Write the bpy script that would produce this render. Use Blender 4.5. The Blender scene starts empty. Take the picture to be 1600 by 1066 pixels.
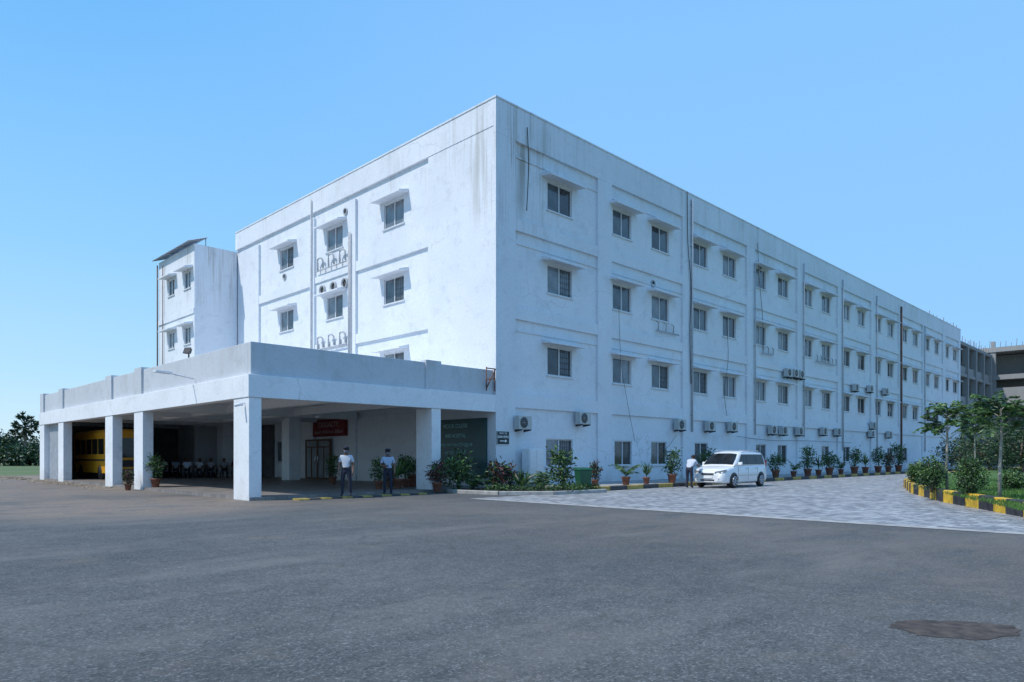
import bpy, bmesh, math, random
from mathutils import Vector, Matrix
PI = math.pi; S2 = math.sqrt(.5)
scene = bpy.context.scene; COL = scene.collection
rng = random.Random(7)
# ------------------------------------------------------------------ camera frame
F = 1094.0; CX0, CY0 = -0.72, 31.4; H = 1.5; HZ = 713.0
def G(px, py, z=0.0):
    Y = F*(H-z)/(py-HZ); X = (px-800)/F*Y
    a = (X-CX0)/S2; b = (Y-CY0)/S2
    return ((a+b)/2, (b-a)/2)
def UV(px, v):
    k = (px-800)/F
    return (-CX0 + S2*v + k*(CY0+S2*v))/(S2*(1-k))
def VU(px, u):
    k = (px-800)/F
    return -(-CX0 - S2*u + k*(CY0+S2*u))/(S2*(1+k))
def ZZ(py, u, v):
    return H + (HZ-py)*(CY0+S2*(u+v))/F
# ------------------------------------------------------------------ materials
def newmat(name):
    m = bpy.data.materials.new(name); m.use_nodes = True
    nt = m.node_tree; b = nt.nodes['Principled BSDF']
    return m, nt, b
def noise(nt, scale, detail=4, mapping=None, coord='Object', rough=.55):
    tc = nt.nodes.new('ShaderNodeTexCoord'); n = nt.nodes.new('ShaderNodeTexNoise')
    n.inputs['Scale'].default_value = scale; n.inputs['Detail'].default_value = detail
    n.inputs['Roughness'].default_value = rough
    if mapping:
        mp = nt.nodes.new('ShaderNodeMapping'); mp.inputs['Scale'].default_value = mapping
        nt.links.new(tc.outputs[coord], mp.inputs[0]); nt.links.new(mp.outputs[0], n.inputs['Vector'])
    else: nt.links.new(tc.outputs[coord], n.inputs['Vector'])
    return n.outputs['Fac']
def cells(nt, scale):
    tc = nt.nodes.new('ShaderNodeTexCoord'); v = nt.nodes.new('ShaderNodeTexVoronoi'); v.inputs['Scale'].default_value = scale
    nt.links.new(tc.outputs['Object'], v.inputs['Vector']); s = nt.nodes.new('ShaderNodeSeparateColor'); nt.links.new(v.outputs['Color'], s.inputs[0]); return s.outputs[0]
def ramp(nt, fac, stops):
    r = nt.nodes.new('ShaderNodeValToRGB'); e = r.color_ramp.elements
    while len(e) < len(stops): e.new(.5)
    for i, (p, c) in enumerate(stops):
        e[i].position = p; e[i].color = (c[0], c[1], c[2], 1) if hasattr(c, '__len__') else (c, c, c, 1)
    nt.links.new(fac, r.inputs[0]); return r.outputs[0]
def mix(nt, a, b, fac, mode='MIX'):
    n = nt.nodes.new('ShaderNodeMix'); n.data_type = 'RGBA'; n.blend_type = mode
    for val, sock in ((fac, n.inputs[0]), (a, n.inputs[6]), (b, n.inputs[7])):
        if hasattr(val, 'links'): nt.links.new(val, sock)
        elif hasattr(val, '__len__'): sock.default_value = (*val[:3], 1)
        else: sock.default_value = val
    return n.outputs[2]
def math_(nt, op, a, b):
    n = nt.nodes.new('ShaderNodeMath'); n.operation = op
    for val, sock in ((a, n.inputs[0]), (b, n.inputs[1])):
        if hasattr(val, 'links'): nt.links.new(val, sock)
        else: sock.default_value = val
    return n.outputs[0]
def bump(nt, b, h, s=.3, d=.02):
    n = nt.nodes.new('ShaderNodeBump'); n.inputs['Strength'].default_value = s; n.inputs['Distance'].default_value = d
    nt.links.new(h, n.inputs['Height']); nt.links.new(n.outputs[0], b.inputs['Normal'])
def near(nt, p, r):
    tc = nt.nodes.new('ShaderNodeTexCoord'); vm = nt.nodes.new('ShaderNodeVectorMath'); vm.operation = 'DISTANCE'
    nt.links.new(tc.outputs['Object'], vm.inputs[0]); vm.inputs[1].default_value = p
    mr = nt.nodes.new('ShaderNodeMapRange'); nt.links.new(vm.outputs['Value'], mr.inputs[0])
    mr.inputs[1].default_value = 0; mr.inputs[2].default_value = r; mr.inputs[3].default_value = 1; mr.inputs[4].default_value = 0
    return mr.outputs[0]
def simple(name, c, rough=.6, var=.25, scale=6, metal=0, bmp=0):
    m, nt, b = newmat(name)
    f = noise(nt, scale)
    c0 = [x*(1-var) for x in c]; c1 = [min(1, x*(1+var)) for x in c]
    nt.links.new(ramp(nt, f, [(.3, c0), (.7, c1)]), b.inputs['Base Color'])
    b.inputs['Roughness'].default_value = rough; b.inputs['Metallic'].default_value = metal
    if bmp: bump(nt, b, f, bmp)
    return m
def wallmat(name, base, top=17.6, topspan=4, dirt=.5, corner=False):
    m, nt, b = newmat(name)
    big = noise(nt, .28, 6, None, 'Object', .6); fine = noise(nt, 9, 6); blot = noise(nt, 1.3, 7, None, 'Object', .65)
    st = noise(nt, 1.0, 5, (2.6, 2.6, .10)); st2 = noise(nt, 1.0, 3, (6, 6, .22))
    c = ramp(nt, big, [(.3, [x*.90 for x in base]), (.6, base)])
    c = mix(nt, c, ramp(nt, fine, [(.25, .88), (.6, 1)]), .7, 'MULTIPLY')
    c = mix(nt, c, ramp(nt, blot, [(.34, .86), (.46, 1)]), .7, 'MULTIPLY')
    tc = nt.nodes.new('ShaderNodeTexCoord'); sp = nt.nodes.new('ShaderNodeSeparateXYZ'); nt.links.new(tc.outputs['Object'], sp.inputs[0])
    mr = nt.nodes.new('ShaderNodeMapRange'); nt.links.new(sp.outputs[2], mr.inputs[0])
    mr.inputs[1].default_value = top-topspan; mr.inputs[2].default_value = top; mr.inputs[3].default_value = .05; mr.inputs[4].default_value = 1
    where = mr.outputs[0]; patchy = ramp(nt, noise(nt, .22, 3), [(.45, .10), (.66, 1)])
    where = math_(nt, 'MULTIPLY', where, patchy)
    if corner: where = math_(nt, 'MAXIMUM', where, math_(nt, 'MULTIPLY', near(nt, (1.4, 0, 15.2), 4.0), 2.0))
    streak = ramp(nt, st, [(.51, 0), (.66, 1)]); streak2 = ramp(nt, st2, [(.55, 0), (.72, 1)])
    c = mix(nt, c, (.36, .35, .32), math_(nt, 'MULTIPLY', math_(nt, 'MULTIPLY', streak, where), dirt))
    c = mix(nt, c, (.38, .33, .28), math_(nt, 'MULTIPLY', math_(nt, 'MULTIPLY', streak2, where), dirt))
    vo = nt.nodes.new('ShaderNodeTexVoronoi'); vo.feature = 'DISTANCE_TO_EDGE'; vo.inputs['Scale'].default_value = .33
    wob = nt.nodes.new('ShaderNodeTexNoise'); wob.inputs['Scale'].default_value = 1.0; wob.inputs['Detail'].default_value = 6; nt.links.new(tc.outputs['Object'], wob.inputs['Vector'])
    nt.links.new(mix(nt, tc.outputs['Object'], wob.outputs['Color'], .8, 'ADD'), vo.inputs['Vector'])
    c = mix(nt, c, (.40, .40, .40), math_(nt, 'MULTIPLY', ramp(nt, vo.outputs['Distance'], [(0, 1), (.006, 0)]), ramp(nt, big, [(.5, 0), (.6, .6)])))
    mr2 = nt.nodes.new('ShaderNodeMapRange'); nt.links.new(sp.outputs[2], mr2.inputs[0])
    mr2.inputs[1].default_value = 0; mr2.inputs[2].default_value = .9; mr2.inputs[3].default_value = .45; mr2.inputs[4].default_value = 0
    c = mix(nt, c, (.38, .34, .29), math_(nt, 'MULTIPLY', mr2.outputs[0], ramp(nt, blot, [(.35, 1), (.6, .3)])))
    nt.links.new(c, b.inputs['Base Color']); b.inputs['Roughness'].default_value = .85
    bump(nt, b, fine, .25, .015)
    return m
M = {}
M['wall'] = wallmat('wall_paint', (.74, .77, .81), dirt=.5, corner=True)
M['trim'] = wallmat('trim_paint', (.73, .76, .80), dirt=.55, corner=True)
M['porch'] = wallmat('porch_paint', (.80, .82, .84), 5.4, 1.2, .35)
M['parapet'] = wallmat('parapet_render', (.56, .59, .62), 5.4, 1.0, .6)
M['raw'] = wallmat('raw_concrete', (.29, .29, .285), 19, 9, .7)
M['dark'] = simple('dark_void', (.03, .032, .035), .9)
M['shadewall'] = simple('wall_painted_shade', (.12, .12, .125), .9, .2, 2)  # dark colour paints in the deep shade at the porch's far end
M['white'] = simple('white_metal', (.75, .76, .77), .45, .06)
M['frame'] = simple('window_frame_white', (.62, .64, .66), .4, .08)
M['acwhite'] = simple('ac_casing', (.46, .47, .46), .45, .12)
M['steel'] = simple('galvanised_steel', (.35, .36, .37), .45, .2, 8, .6)
M['blackmetal'] = simple('black_metal', (.03, .03, .032), .5)
M['rust'] = simple('rusty_pipe', (.16, .08, .06), .8, .35)
M['greypipe'] = simple('grey_pipe', (.42, .44, .46), .6, .15)
M['cable'] = simple('black_cable', (.04, .04, .045), .6)
M['yellow'] = simple('yellow_paint', (.60, .38, .03), .7, .35, 4)
M['kblack'] = simple('black_paint', (.035, .035, .04), .7, .5, 4)
M['dyellow'] = simple('dusty_yellow_paint', (.36, .26, .07), .85, .4, 4)
M['dblack'] = simple('dusty_black_paint', (.06, .06, .06), .85, .4, 4)
M['terracotta'] = simple('terracotta', (.20, .08, .05), .8, .35, 7)
M['soil'] = simple('soil', (.06, .04, .03), .95)
M['bark'] = simple('bark', (.17, .13, .10), .9, .35, 14, 0, .5)
M['palebark'] = simple('pale_bark', (.32, .29, .24), .9, .3, 12, 0, .5)
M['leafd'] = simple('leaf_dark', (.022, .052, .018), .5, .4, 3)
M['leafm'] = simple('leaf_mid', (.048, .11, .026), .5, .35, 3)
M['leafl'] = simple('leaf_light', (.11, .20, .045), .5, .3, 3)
M['leafr'] = simple('leaf_red', (.10, .035, .03), .5, .4, 3)
M['grass'] = simple('grass_blade', (.07, .16, .025), .7, .4, 2)
M['skin'] = simple('skin', (.17, .09, .058), .55, .1)
M['shirtw'] = simple('white_shirt', (.50, .54, .60), .85, .08)
M['shirtb'] = simple('pale_blue_shirt', (.36, .45, .58), .85, .08)
M['shirtg'] = simple('grey_shirt', (.30, .32, .36), .85, .1)
M['shirtr'] = simple('maroon_cloth', (.16, .05, .06), .85, .1)
M['navy'] = simple('navy_trousers', (.018, .022, .04), .85, .1)
M['shoe'] = simple('shoe', (.015, .015, .016), .4)
M['hair'] = simple('hair', (.012, .011, .010), .6)
M['mask'] = simple('face_mask', (.13, .18, .24), .8, .05)
M['teal'] = simple('teal_board', (.012, .075, .082), .3, .15, 2)
M['redboard'] = simple('red_board', (.17, .010, .014), .5, .1)
M['textpale'] = simple('pale_lettering', (.30, .50, .46), .6, .05)
M['textcas'] = simple('sign_lettering', (.40, .28, .26), .6, .05)
M['textwhite'] = simple('white_lettering', (.8, .8, .78), .6, .05)
M['marking'] = simple('worn_marking', (.42, .42, .41), .8, .35, 5)
M['signdark'] = simple('dark_sign', (.02, .035, .04), .5)
M['sheet'] = simple('roof_sheet', (.34, .37, .40), .5, .2, 4, .4)
M['shutter'] = simple('corrugated_sheet', (.42, .44, .46), .5, .15, 3)
M['bin'] = simple('green_plastic', (.012, .085, .04), .45, .15)
M['busy'] = simple('bus_yellow', (.66, .32, .02), .35, .06)
M['rubber'] = simple('rubber', (.02, .02, .021), .85)
M['alloy'] = simple('alloy', (.55, .56, .58), .3, .05, 5, .7)
M['chrome'] = simple('chrome', (.65, .66, .68), .15, .03, 5, .9)
M['lens'] = simple('lamp_lens', (.16, .175, .19), .08, .25)
M['redlens'] = simple('red_lens', (.35, .015, .015), .2, .08)
M['wood'] = simple('brown_wood', (.14, .07, .04), .6, .3, 8)
m, nt, b = newmat('car_paint'); nt.links.new(ramp(nt, noise(nt, 2), [(.3, (.72, .73, .74)), (.7, (.77, .78, .79))]), b.inputs['Base Color'])
b.inputs['Roughness'].default_value = .3; b.inputs['Coat Weight'].default_value = .6; M['carpaint'] = m
def glass(name, c, c2, rough=.06, spec=.8):
    m, nt, b = newmat(name)
    nt.links.new(ramp(nt, noise(nt, 1.3, 3), [(.35, c), (.65, c2)]), b.inputs['Base Color'])
    b.inputs['Roughness'].default_value = rough; b.inputs['Specular IOR Level'].default_value = spec
    return m
M['glass'] = glass('window_glass', (.05, .065, .08), (.10, .125, .15))
M['glassb'] = glass('window_glass_curtained', (.13, .15, .17), (.22, .25, .28), .12)
M['glassc'] = glass('window_glass_dark', (.018, .02, .025), (.04, .05, .06))
M['doorglass'] = glass('door_glass_lit_tone', (.30, .33, .35), (.42, .45, .47), .2)  # pane colour raised to stand in for light from indoors
M['carglass'] = glass('car_glass', (.008, .01, .012), (.02, .022, .025), .05, .4)
# asphalt
m, nt, b = newmat('asphalt')
fine = noise(nt, 60, 6, None, 'Object', .8); mid = noise(nt, 2.2, 8, None, 'Object', .7); big = noise(nt, .16, 9, None, 'Object', .68); strk = noise(nt, 1, 8, (.16, .55, 1), 'Object', .7)
c = ramp(nt, big, [(.36, (.072, .078, .077)), (.5, (.094, .099, .096)), (.64, (.125, .127, .120))])
ag = cells(nt, 58); ag2 = cells(nt, 22)
c = mix(nt, c, ramp(nt, ag, [(.0, .46), (.55, .95), (1, 1)]), .85, 'MULTIPLY')
c = mix(nt, c, (.25, .25, .24), ramp(nt, ag, [(.80, 0), (1.0, .65)]))
c = mix(nt, c, ramp(nt, ag2, [(0, .70), (.6, 1)]), .7, 'MULTIPLY')
c = mix(nt, c, ramp(nt, mid, [(.34, .74), (.56, 1)]), .85, 'MULTIPLY')
c = mix(nt, c, (.185, .175, .158), ramp(nt, strk, [(.50, 0), (.72, .6)]))
c = mix(nt, c, (.14, .12, .10), ramp(nt, noise(nt, .55, 8, None, 'Object', .7), [(.56, 0), (.68, .5)]))
tc = nt.nodes.new('ShaderNodeTexCoord'); vo = nt.nodes.new('ShaderNodeTexVoronoi'); vo.feature = 'DISTANCE_TO_EDGE'; vo.inputs['Scale'].default_value = .22
wob = nt.nodes.new('ShaderNodeTexNoise'); wob.inputs['Scale'].default_value = 1.2; wob.inputs['Detail'].default_value = 6; nt.links.new(tc.outputs['Object'], wob.inputs['Vector'])
nt.links.new(mix(nt, tc.outputs['Object'], wob.outputs['Color'], .35, 'ADD'), vo.inputs['Vector'])
crk = math_(nt, 'MULTIPLY', ramp(nt, vo.outputs['Distance'], [(0, 1), (.005, 0)]), ramp(nt, big, [(.45, 0), (.6, .5)]))
c = mix(nt, c, (.035, .035, .035), crk)
dn = ramp(nt, noise(nt, .9, 7, (.6, 1.3, 1), 'Object', .72), [(.34, 0), (.52, 1)])
acc = None
for (x_, y_, r_, s_) in ((-14.6, 0.5, 6.5, 2.2), (-13, 12, 8, 1.9), (-14, 24, 14, 1.9), (-19, 9, 8, 1.5), (-30, 34, 22, 1.7), (-9, -3.0, 4, .6), (-8, -14, 7, .4), (-8, -22, 8, .4), (-9, -8, 5, .4)):
    n_ = math_(nt, 'MULTIPLY', near(nt, (x_, y_, 0), r_), s_); acc = n_ if acc is None else math_(nt, 'MAXIMUM', acc, n_)
acc = math_(nt, 'MINIMUM', acc, 1)
c = mix(nt, c, mix(nt, (.23, .18, .135), (.15, .12, .095), ag2), math_(nt, 'MULTIPLY', acc, dn))
nt.links.new(c, b.inputs['Base Color']); b.inputs['Roughness'].default_value = .85; bump(nt, b, fine, .6, .010); M['asphalt'] = m
M['patch'] = simple('earth_patch', (.066, .050, .040), .9, .6, 7, 0, .6)
# pavers
m, nt, b = newmat('pavers')
tc = nt.nodes.new('ShaderNodeTexCoord'); br = nt.nodes.new('ShaderNodeTexBrick'); nt.links.new(tc.outputs['Object'], br.inputs[0])
br.inputs['Scale'].default_value = 1; br.inputs['Brick Width'].default_value = .25; br.inputs['Row Height'].default_value = .2; br.inputs['Mortar Size'].default_value = .006
br.inputs['Color1'].default_value = (.48, .48, .47, 1); br.inputs['Color2'].default_value = (.20, .20, .205, 1); br.inputs['Mortar'].default_value = (.13, .13, .13, 1)
c = mix(nt, br.outputs['Color'], ramp(nt, noise(nt, 1.2, 8, None, 'Object', .75), [(.38, .6), (.58, 1)]), .85, 'MULTIPLY')
c = mix(nt, c, (.40, .39, .37), ramp(nt, noise(nt, .5, 7, None, 'Object', .65), [(.50, 0), (.70, .35)]))
c = mix(nt, c, (.28, .16, .13), ramp(nt, noise(nt, 1.6, 3), [(.65, 0), (.72, .5)]))
nt.links.new(c, b.inputs['Base Color']); b.inputs['Roughness'].default_value = .5; bump(nt, b, br.outputs['Fac'], -.3, .01); M['paver'] = m
m, nt, b = newmat('porch_tiles')
tc = nt.nodes.new('ShaderNodeTexCoord'); br = nt.nodes.new('ShaderNodeTexBrick'); nt.links.new(tc.outputs['Object'], br.inputs[0]); br.offset = 0
br.inputs['Scale'].default_value = 1; br.inputs['Brick Width'].default_value = .4; br.inputs['Row Height'].default_value = .4; br.inputs['Mortar Size'].default_value = .01
br.inputs['Color1'].default_value = (.30, .265, .24, 1); br.inputs['Color2'].default_value = (.21, .19, .175, 1); br.inputs['Mortar'].default_value = (.10, .10, .10, 1)
nt.links.new(mix(nt, br.outputs['Color'], ramp(nt, noise(nt, 1.5, 5), [(.3, .7), (.7, 1)]), .9, 'MULTIPLY'), b.inputs['Base Color']); b.inputs['Roughness'].default_value = .5; M['tile'] = m
M['concrete'] = simple('pale_concrete', (.34, .33, .31), .85, .3, 3, 0, .3)
m, nt, b = newmat('ground_earth')
c = ramp(nt, noise(nt, .05, 6), [(.36, (.18, .15, .10)), (.46, (.12, .17, .05)), (.6, (.08, .15, .035))])
c = mix(nt, c, ramp(nt, noise(nt, 3, 6), [(.3, .6), (.7, 1)]), .8, 'MULTIPLY')
nt.links.new(c, b.inputs['Base Color']); b.inputs['Roughness'].default_value = .95; M['ground'] = m
M['earth'] = simple('bare_earth', (.21, .165, .12), .95, .4, 1.2, 0, .4)
M['lawn'] = simple('lawn_turf', (.06, .13, .022), .95, .4, 1.5, 0, .4)
# ------------------------------------------------------------------ mesh builder
class MB:
    def __init__(s): s.v = []; s.f = []; s.mi = []; s.sm = []
    def face(s, pts, mi=0, smooth=False):
        n = len(s.v); s.v += [tuple(p) for p in pts]; s.f.append(tuple(range(n, n+len(pts)))); s.mi.append(mi); s.sm.append(smooth)
    def box(s, x0, x1, y0, y1, z0, z1, mi=0):
        n = len(s.v)
        s.v += [(x0,y0,z0),(x1,y0,z0),(x1,y1,z0),(x0,y1,z0),(x0,y0,z1),(x1,y0,z1),(x1,y1,z1),(x0,y1,z1)]
        for f in ((3,2,1,0),(4,5,6,7),(0,1,5,4),(1,2,6,5),(2,3,7,6),(3,0,4,7)):
            s.f.append(tuple(n+i for i in f)); s.mi.append(mi); s.sm.append(False)
        return s
    def loft(s, rings, mi=0, smooth=True, cap=True, closed=True):
        n = len(s.v); k = len(rings[0])
        for r in rings: s.v += [tuple(p) for p in r]
        for i in range(len(rings)-1):
            for j in range(k if closed else k-1):
                a = n+i*k+j; b_ = n+i*k+(j+1) % k
                s.f.append((a, b_, b_+k, a+k)); s.mi.append(mi); s.sm.append(smooth)
        if cap:
            s.f.append(tuple(n+j for j in reversed(range(k)))); s.mi.append(mi); s.sm.append(False)
            s.f.append(tuple(n+(len(rings)-1)*k+j for j in range(k))); s.mi.append(mi); s.sm.append(False)
        return s
    def tube(s, pts, r, seg=8, mi=0):
        pts = [Vector(p) for p in pts]; rr = r if hasattr(r, '__len__') else [r]*len(pts); rings = []
        for i, p in enumerate(pts):
            d = (pts[min(i+1, len(pts)-1)]-pts[max(i-1, 0)])
            d = d.normalized() if d.length > 1e-9 else Vector((0, 0, 1))
            a = d.cross(Vector((0, 0, 1))).normalized() if abs(d.z) <= .9 else (Vector((1, 0, 0))-d*d.x).normalized()
            b_ = d.cross(a)
            rings.append([p+(a*math.cos(t)+b_*math.sin(t))*rr[i] for t in [2*PI*q/seg for q in range(seg)]])
        return s.loft(rings, mi)
    def lathe(s, prof, seg=16, c=(0,0,0), mi=0, axis='z'):
        rings = []
        for (r, h) in prof:
            ring = []
            for q in range(seg):
                t = 2*PI*q/seg
                if axis == 'z': ring.append((c[0]+r*math.cos(t), c[1]+r*math.sin(t), c[2]+h))
                else: ring.append((c[0]+r*math.cos(t), c[1]+h, c[2]+r*math.sin(t)))
            rings.append(ring)
        return s.loft(rings, mi)
    def leaf(s, p, d, L, W, mi=0, rnd=rng):
        p = Vector(p); d = Vector(d).normalized(); r = Vector((rnd.uniform(-1,1), rnd.uniform(-1,1), rnd.uniform(-1,1)))
        a = d.cross(r)
        if a.length < 1e-3: a = d.orthogonal()
        a.normalize(); n = d.cross(a)
        s.face([p, p+d*L*.5+a*W*.5+n*L*.08, p+d*L, p+d*L*.5-a*W*.5+n*L*.08], mi)
    def mesh(s, name, mats):
        me = bpy.data.meshes.new(name); me.from_pydata(s.v, [], s.f)
        for mm in (mats if isinstance(mats, (list, tuple)) else [mats]): me.materials.append(M[mm] if isinstance(mm, str) else mm)
        me.polygons.foreach_set('material_index', s.mi); me.polygons.foreach_set('use_smooth', s.sm); me.update(); return me
    def build(s, name, mats, parent=None, loc=(0,0,0), rz=0):
        o = bpy.data.objects.new(name, s.mesh(name, mats)); COL.objects.link(o); o.location = loc; o.rotation_euler.z = rz
        if parent: o.parent = parent
        return o
def inst(name, me, parent=None, loc=(0,0,0), rz=0):
    o = bpy.data.objects.new(name, me); COL.objects.link(o); o.location = loc; o.rotation_euler.z = rz
    if parent: o.parent = parent
    return o
def tag(o, label, cat, group=None):
    o['label'] = label; o['category'] = cat
    if group: o['group'] = group
    return o
def thing(name, label, cat, loc=(0,0,0), rz=0, group=None):
    o = bpy.data.objects.new(name, None); COL.objects.link(o); o.location = loc; o.rotation_euler.z = rz
    o.empty_display_size = .2
    return tag(o, label, cat, group)
def struct(o): o['kind'] = 'structure'; return o
def dup(root, label, loc, rz=0, scale=1):
    r = root.copy(); COL.objects.link(r); r.location = loc; r.rotation_euler.z = rz; r['label'] = label; r.scale = (scale,)*3
    for ch in list(root.children):
        c = ch.copy(); COL.objects.link(c); c.parent = r
        for g in ch.children:
            d = g.copy(); COL.objects.link(d); d.parent = c
    return r
def bevel(o, w=.02, seg=2):
    bm = bmesh.new(); bm.from_mesh(o.data)
    bmesh.ops.remove_doubles(bm, verts=bm.verts, dist=1e-5)
    bmesh.ops.bevel(bm, geom=[e for e in bm.edges if len(e.link_faces) == 2 and e.calc_face_angle(0) > .5], offset=w, segments=seg, affect='EDGES', profile=.6)
    bm.to_mesh(o.data); bm.free(); return o
def text(s, name, mat, size, parent, loc, rot, align='CENTER', sx=1, ext=.006, bold=.008):
    cu = bpy.data.curves.new('lettering', 'FONT'); cu.body = s; cu.size = size; cu.align_x = align; cu.align_y = 'CENTER'; cu.extrude = ext; cu.resolution_u = 3; cu.offset = size*bold
    t = bpy.data.objects.new('lettering_tmp', cu); COL.objects.link(t)
    dg = bpy.context.evaluated_depsgraph_get(); me = bpy.data.meshes.new_from_object(t.evaluated_get(dg))
    bpy.data.objects.remove(t); bpy.data.curves.remove(cu)
    me.materials.clear(); me.materials.append(M[mat])
    o = bpy.data.objects.new(name, me); COL.objects.link(o); o.location = loc; o.rotation_euler = rot; o.scale = (sx, 1, 1)
    if parent: o.parent = parent
    return o
# ------------------------------------------------------------------ setting
mb = MB(); mb.face([(-2500,-2500,0),(2500,-2500,0),(2500,2500,0),(-2500,2500,0)]); struct(mb.build('ground', 'ground'))
mb = MB(); pts = [(-120,-120),(60,-120),(60,-60),(3,-60),(3,.3),(-10,2),(-10.5,30)]
for i in range(14): pts.append((-10.5-i*4.0, 39+rng.uniform(-1.5,1.5)+i*.4))
pts += [(-120,46)]
mb.face([(x,y,.004) for x,y in pts]); struct(mb.build('road', 'asphalt'))
mb = MB(); pts = []
for i in range(60):
    a = 2*PI*i/60; r = 1+.07*math.sin(3*a+1)+.05*math.sin(7*a)+rng.uniform(-.06,.06); pts.append((math.cos(a)*.52*r, math.sin(a)*.33*r))
gx, gy = G(1492, 984); c45, s45 = S2, -S2
mb.face([(gx+x*c45-y*s45, gy+x*s45+y*c45, .008) for x,y in pts]); struct(mb.build('road_patch', 'patch'))
mb = MB(); mb.face([(-5,-60,.008),(160,-60,.008),(160,-4.2,.008),(-5,-4.2,.008)]); struct(mb.build('forecourt_paving', 'paver'))
mb = MB(); mb.face([(-5.4,-40,.012),(-5,-40,.012),(-5,-4.3,.012),(-5.4,-4.3,.012)]); struct(mb.build('edging_strip', 'concrete'))
mb = MB()
for i in range(14):
    y = -8.2-i*1.35+rng.uniform(-.1,.1); mb.face([(-4.72,y,.013),(-4.62,y,.013),(-4.62,y+.55,.013),(-4.72,y+.55,.013)])
struct(mb.build('painted_marking', 'marking'))
mb = MB(); mb.box(1.6,110,-4.0,.2,-.1,.15); struct(mb.build('pavement', 'concrete'))
mb = MB(); mb.box(-11.35,.1,.02,31,-.1,.12); struct(mb.build('porch_floor', 'tile'))
mb = MB()
pts = [(-12.6+rng.uniform(-.6,.5), 12+i*1.8) for i in range(17)]
mb.face([(x,y,.009) for x,y in pts]+[(-8,42,.009),(-11.3,31,.009),(-11.34,12,.009)]); struct(mb.build('earth_verge', 'earth'))
def kerb_line(name, pts, h, w, step, label, z0=0, round_=.03, mats=('yellow','kblack')):
    mb = MB(); k = 0
    for (a, b_) in zip(pts[:-1], pts[1:]):
        a = Vector((*a, 0)); b_ = Vector((*b_, 0)); L = (b_-a).length; d = (b_-a)/L; n = Vector((-d.y, d.x, 0)); t = 0
        while t < L-1e-3:
            t1 = min(t+step, L); g = .008
            prof = [(-w/2,0),(-w/2,h-round_),(-w/2+round_,h),(w/2-round_,h),(w/2,h-round_),(w/2,0)]
            rings = [[a+d*q+n*x+Vector((0,0,z0+z)) for x,z in prof] for q in (t+g, t1-g)]
            mb.loft(rings, k % 2, False); k += 1; t = t1
    return tag(mb.build(name, list(mats)), label, 'kerb')
kerb_line('painted_kerb', [(1.6,-4.12),(84,-4.12)], .2, .2, 1.25, 'low yellow and black painted kerb along the foot of the long facade', mats=('dyellow','dblack'))
LK = [G(1640,815), G(1560,800), G(1480,785), G(1428,771), G(1416,761)]; LK += [(30,-9.6),(70,-9)]
kerb_line('painted_kerb', LK, .40, .24, 1.05, 'tall yellow and black painted kerb bordering the lawn on the right')
kerb_line('speed_hump', [(-10.1,-.75),(-4.4,-.75)], .06, .45, .42, 'low yellow and black striped hump on the ground before the porch', .004, mats=('dyellow','dblack'))
mb = MB(); poly = [(x,y) for x,y in LK]; cen = [(x,y) for x,y in poly]+[(75,-45),(10,-45)]
mb.face([(x,y,.30) for x,y in cen]); struct(mb.build('lawn', 'lawn'))
mb = MB()
for i in range(9000):
    px = rng.uniform(1425,1610); py = rng.uniform(748,800)
    x, y = G(px, py, .30)
    if py > 761+(px-1425)*.22: continue
    d = (rng.uniform(-.4,.4), rng.uniform(-.4,.4), 1); mb.leaf((x,y,.29), d, rng.uniform(.06,.14), .02)
g = mb.build('grass', 'grass'); g['kind'] = 'stuff'; tag(g, 'short green grass blades growing on the kerbed lawn', 'grass')
def rock(bm_, c, r):
    pr = [(r*.9,-r*.3),(r*1.0,0),(r*.7,r*.4),(.02,r*.6)]
    rings = []
    for (rr,h) in pr: rings.append([(c[0]+rr*math.cos(t)*rng.uniform(.75,1.2), c[1]+rr*math.sin(t)*rng.uniform(.75,1.2), c[2]+h) for t in [2*PI*q/7 for q in range(7)]])
    bm_.loft(rings, 0, False)
mb = MB()
for i in range(260):
    v_ = rng.uniform(14,40); u_ = -11.55-abs(rng.gauss(0,.6)); rock(mb, (u_, v_, .0), rng.uniform(.02,.09)*(1.9 if v_ > 30 else 1))
g = mb.build('rubble', 'earth'); g['kind'] = 'stuff'; tag(g, 'loose brown rubble scattered along the edge of the porch floor', 'rubble')
# ------------------------------------------------------------------ main building
BLD = thing('hospital_building', 'large four storey white hospital building with a long facade of hooded windows', 'building')
FL = [13.5, 9.45, 5.45]; WH = 1.4; ULEN = 82.0; TOP = 17.6; REC = .14; VL = 27.3
bays = [8.6+8.3*n for n in range(9)]
rwin = []
for z in FL:
    rwin.append((3.6,5.44,z,z+WH))
    for s in bays:
        rwin.append((s+.25,s+1.95,z,z+WH)); rwin.append((s+3.95,s+5.75,z,z+WH))
gw = [(3.5,5.5)]
for i, s in enumerate(bays[:7]):
    if i in (0,1,2,4,6): gw.append((s+.4,s+2.0))
    if i in (0,2,3,5): gw.append((s+3.9,s+5.5))
for a, b_ in gw: rwin.append((a,b_,1.0,2.35))
lv = [8.0, 13.95, 19.85]
lwin = []
for z in FL:
    for c_ in lv: lwin.append((c_-.9,c_+.9,z+.2,z+WH+.15))
lwin.append((19.9,21.3,1.1,2.5))
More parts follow.
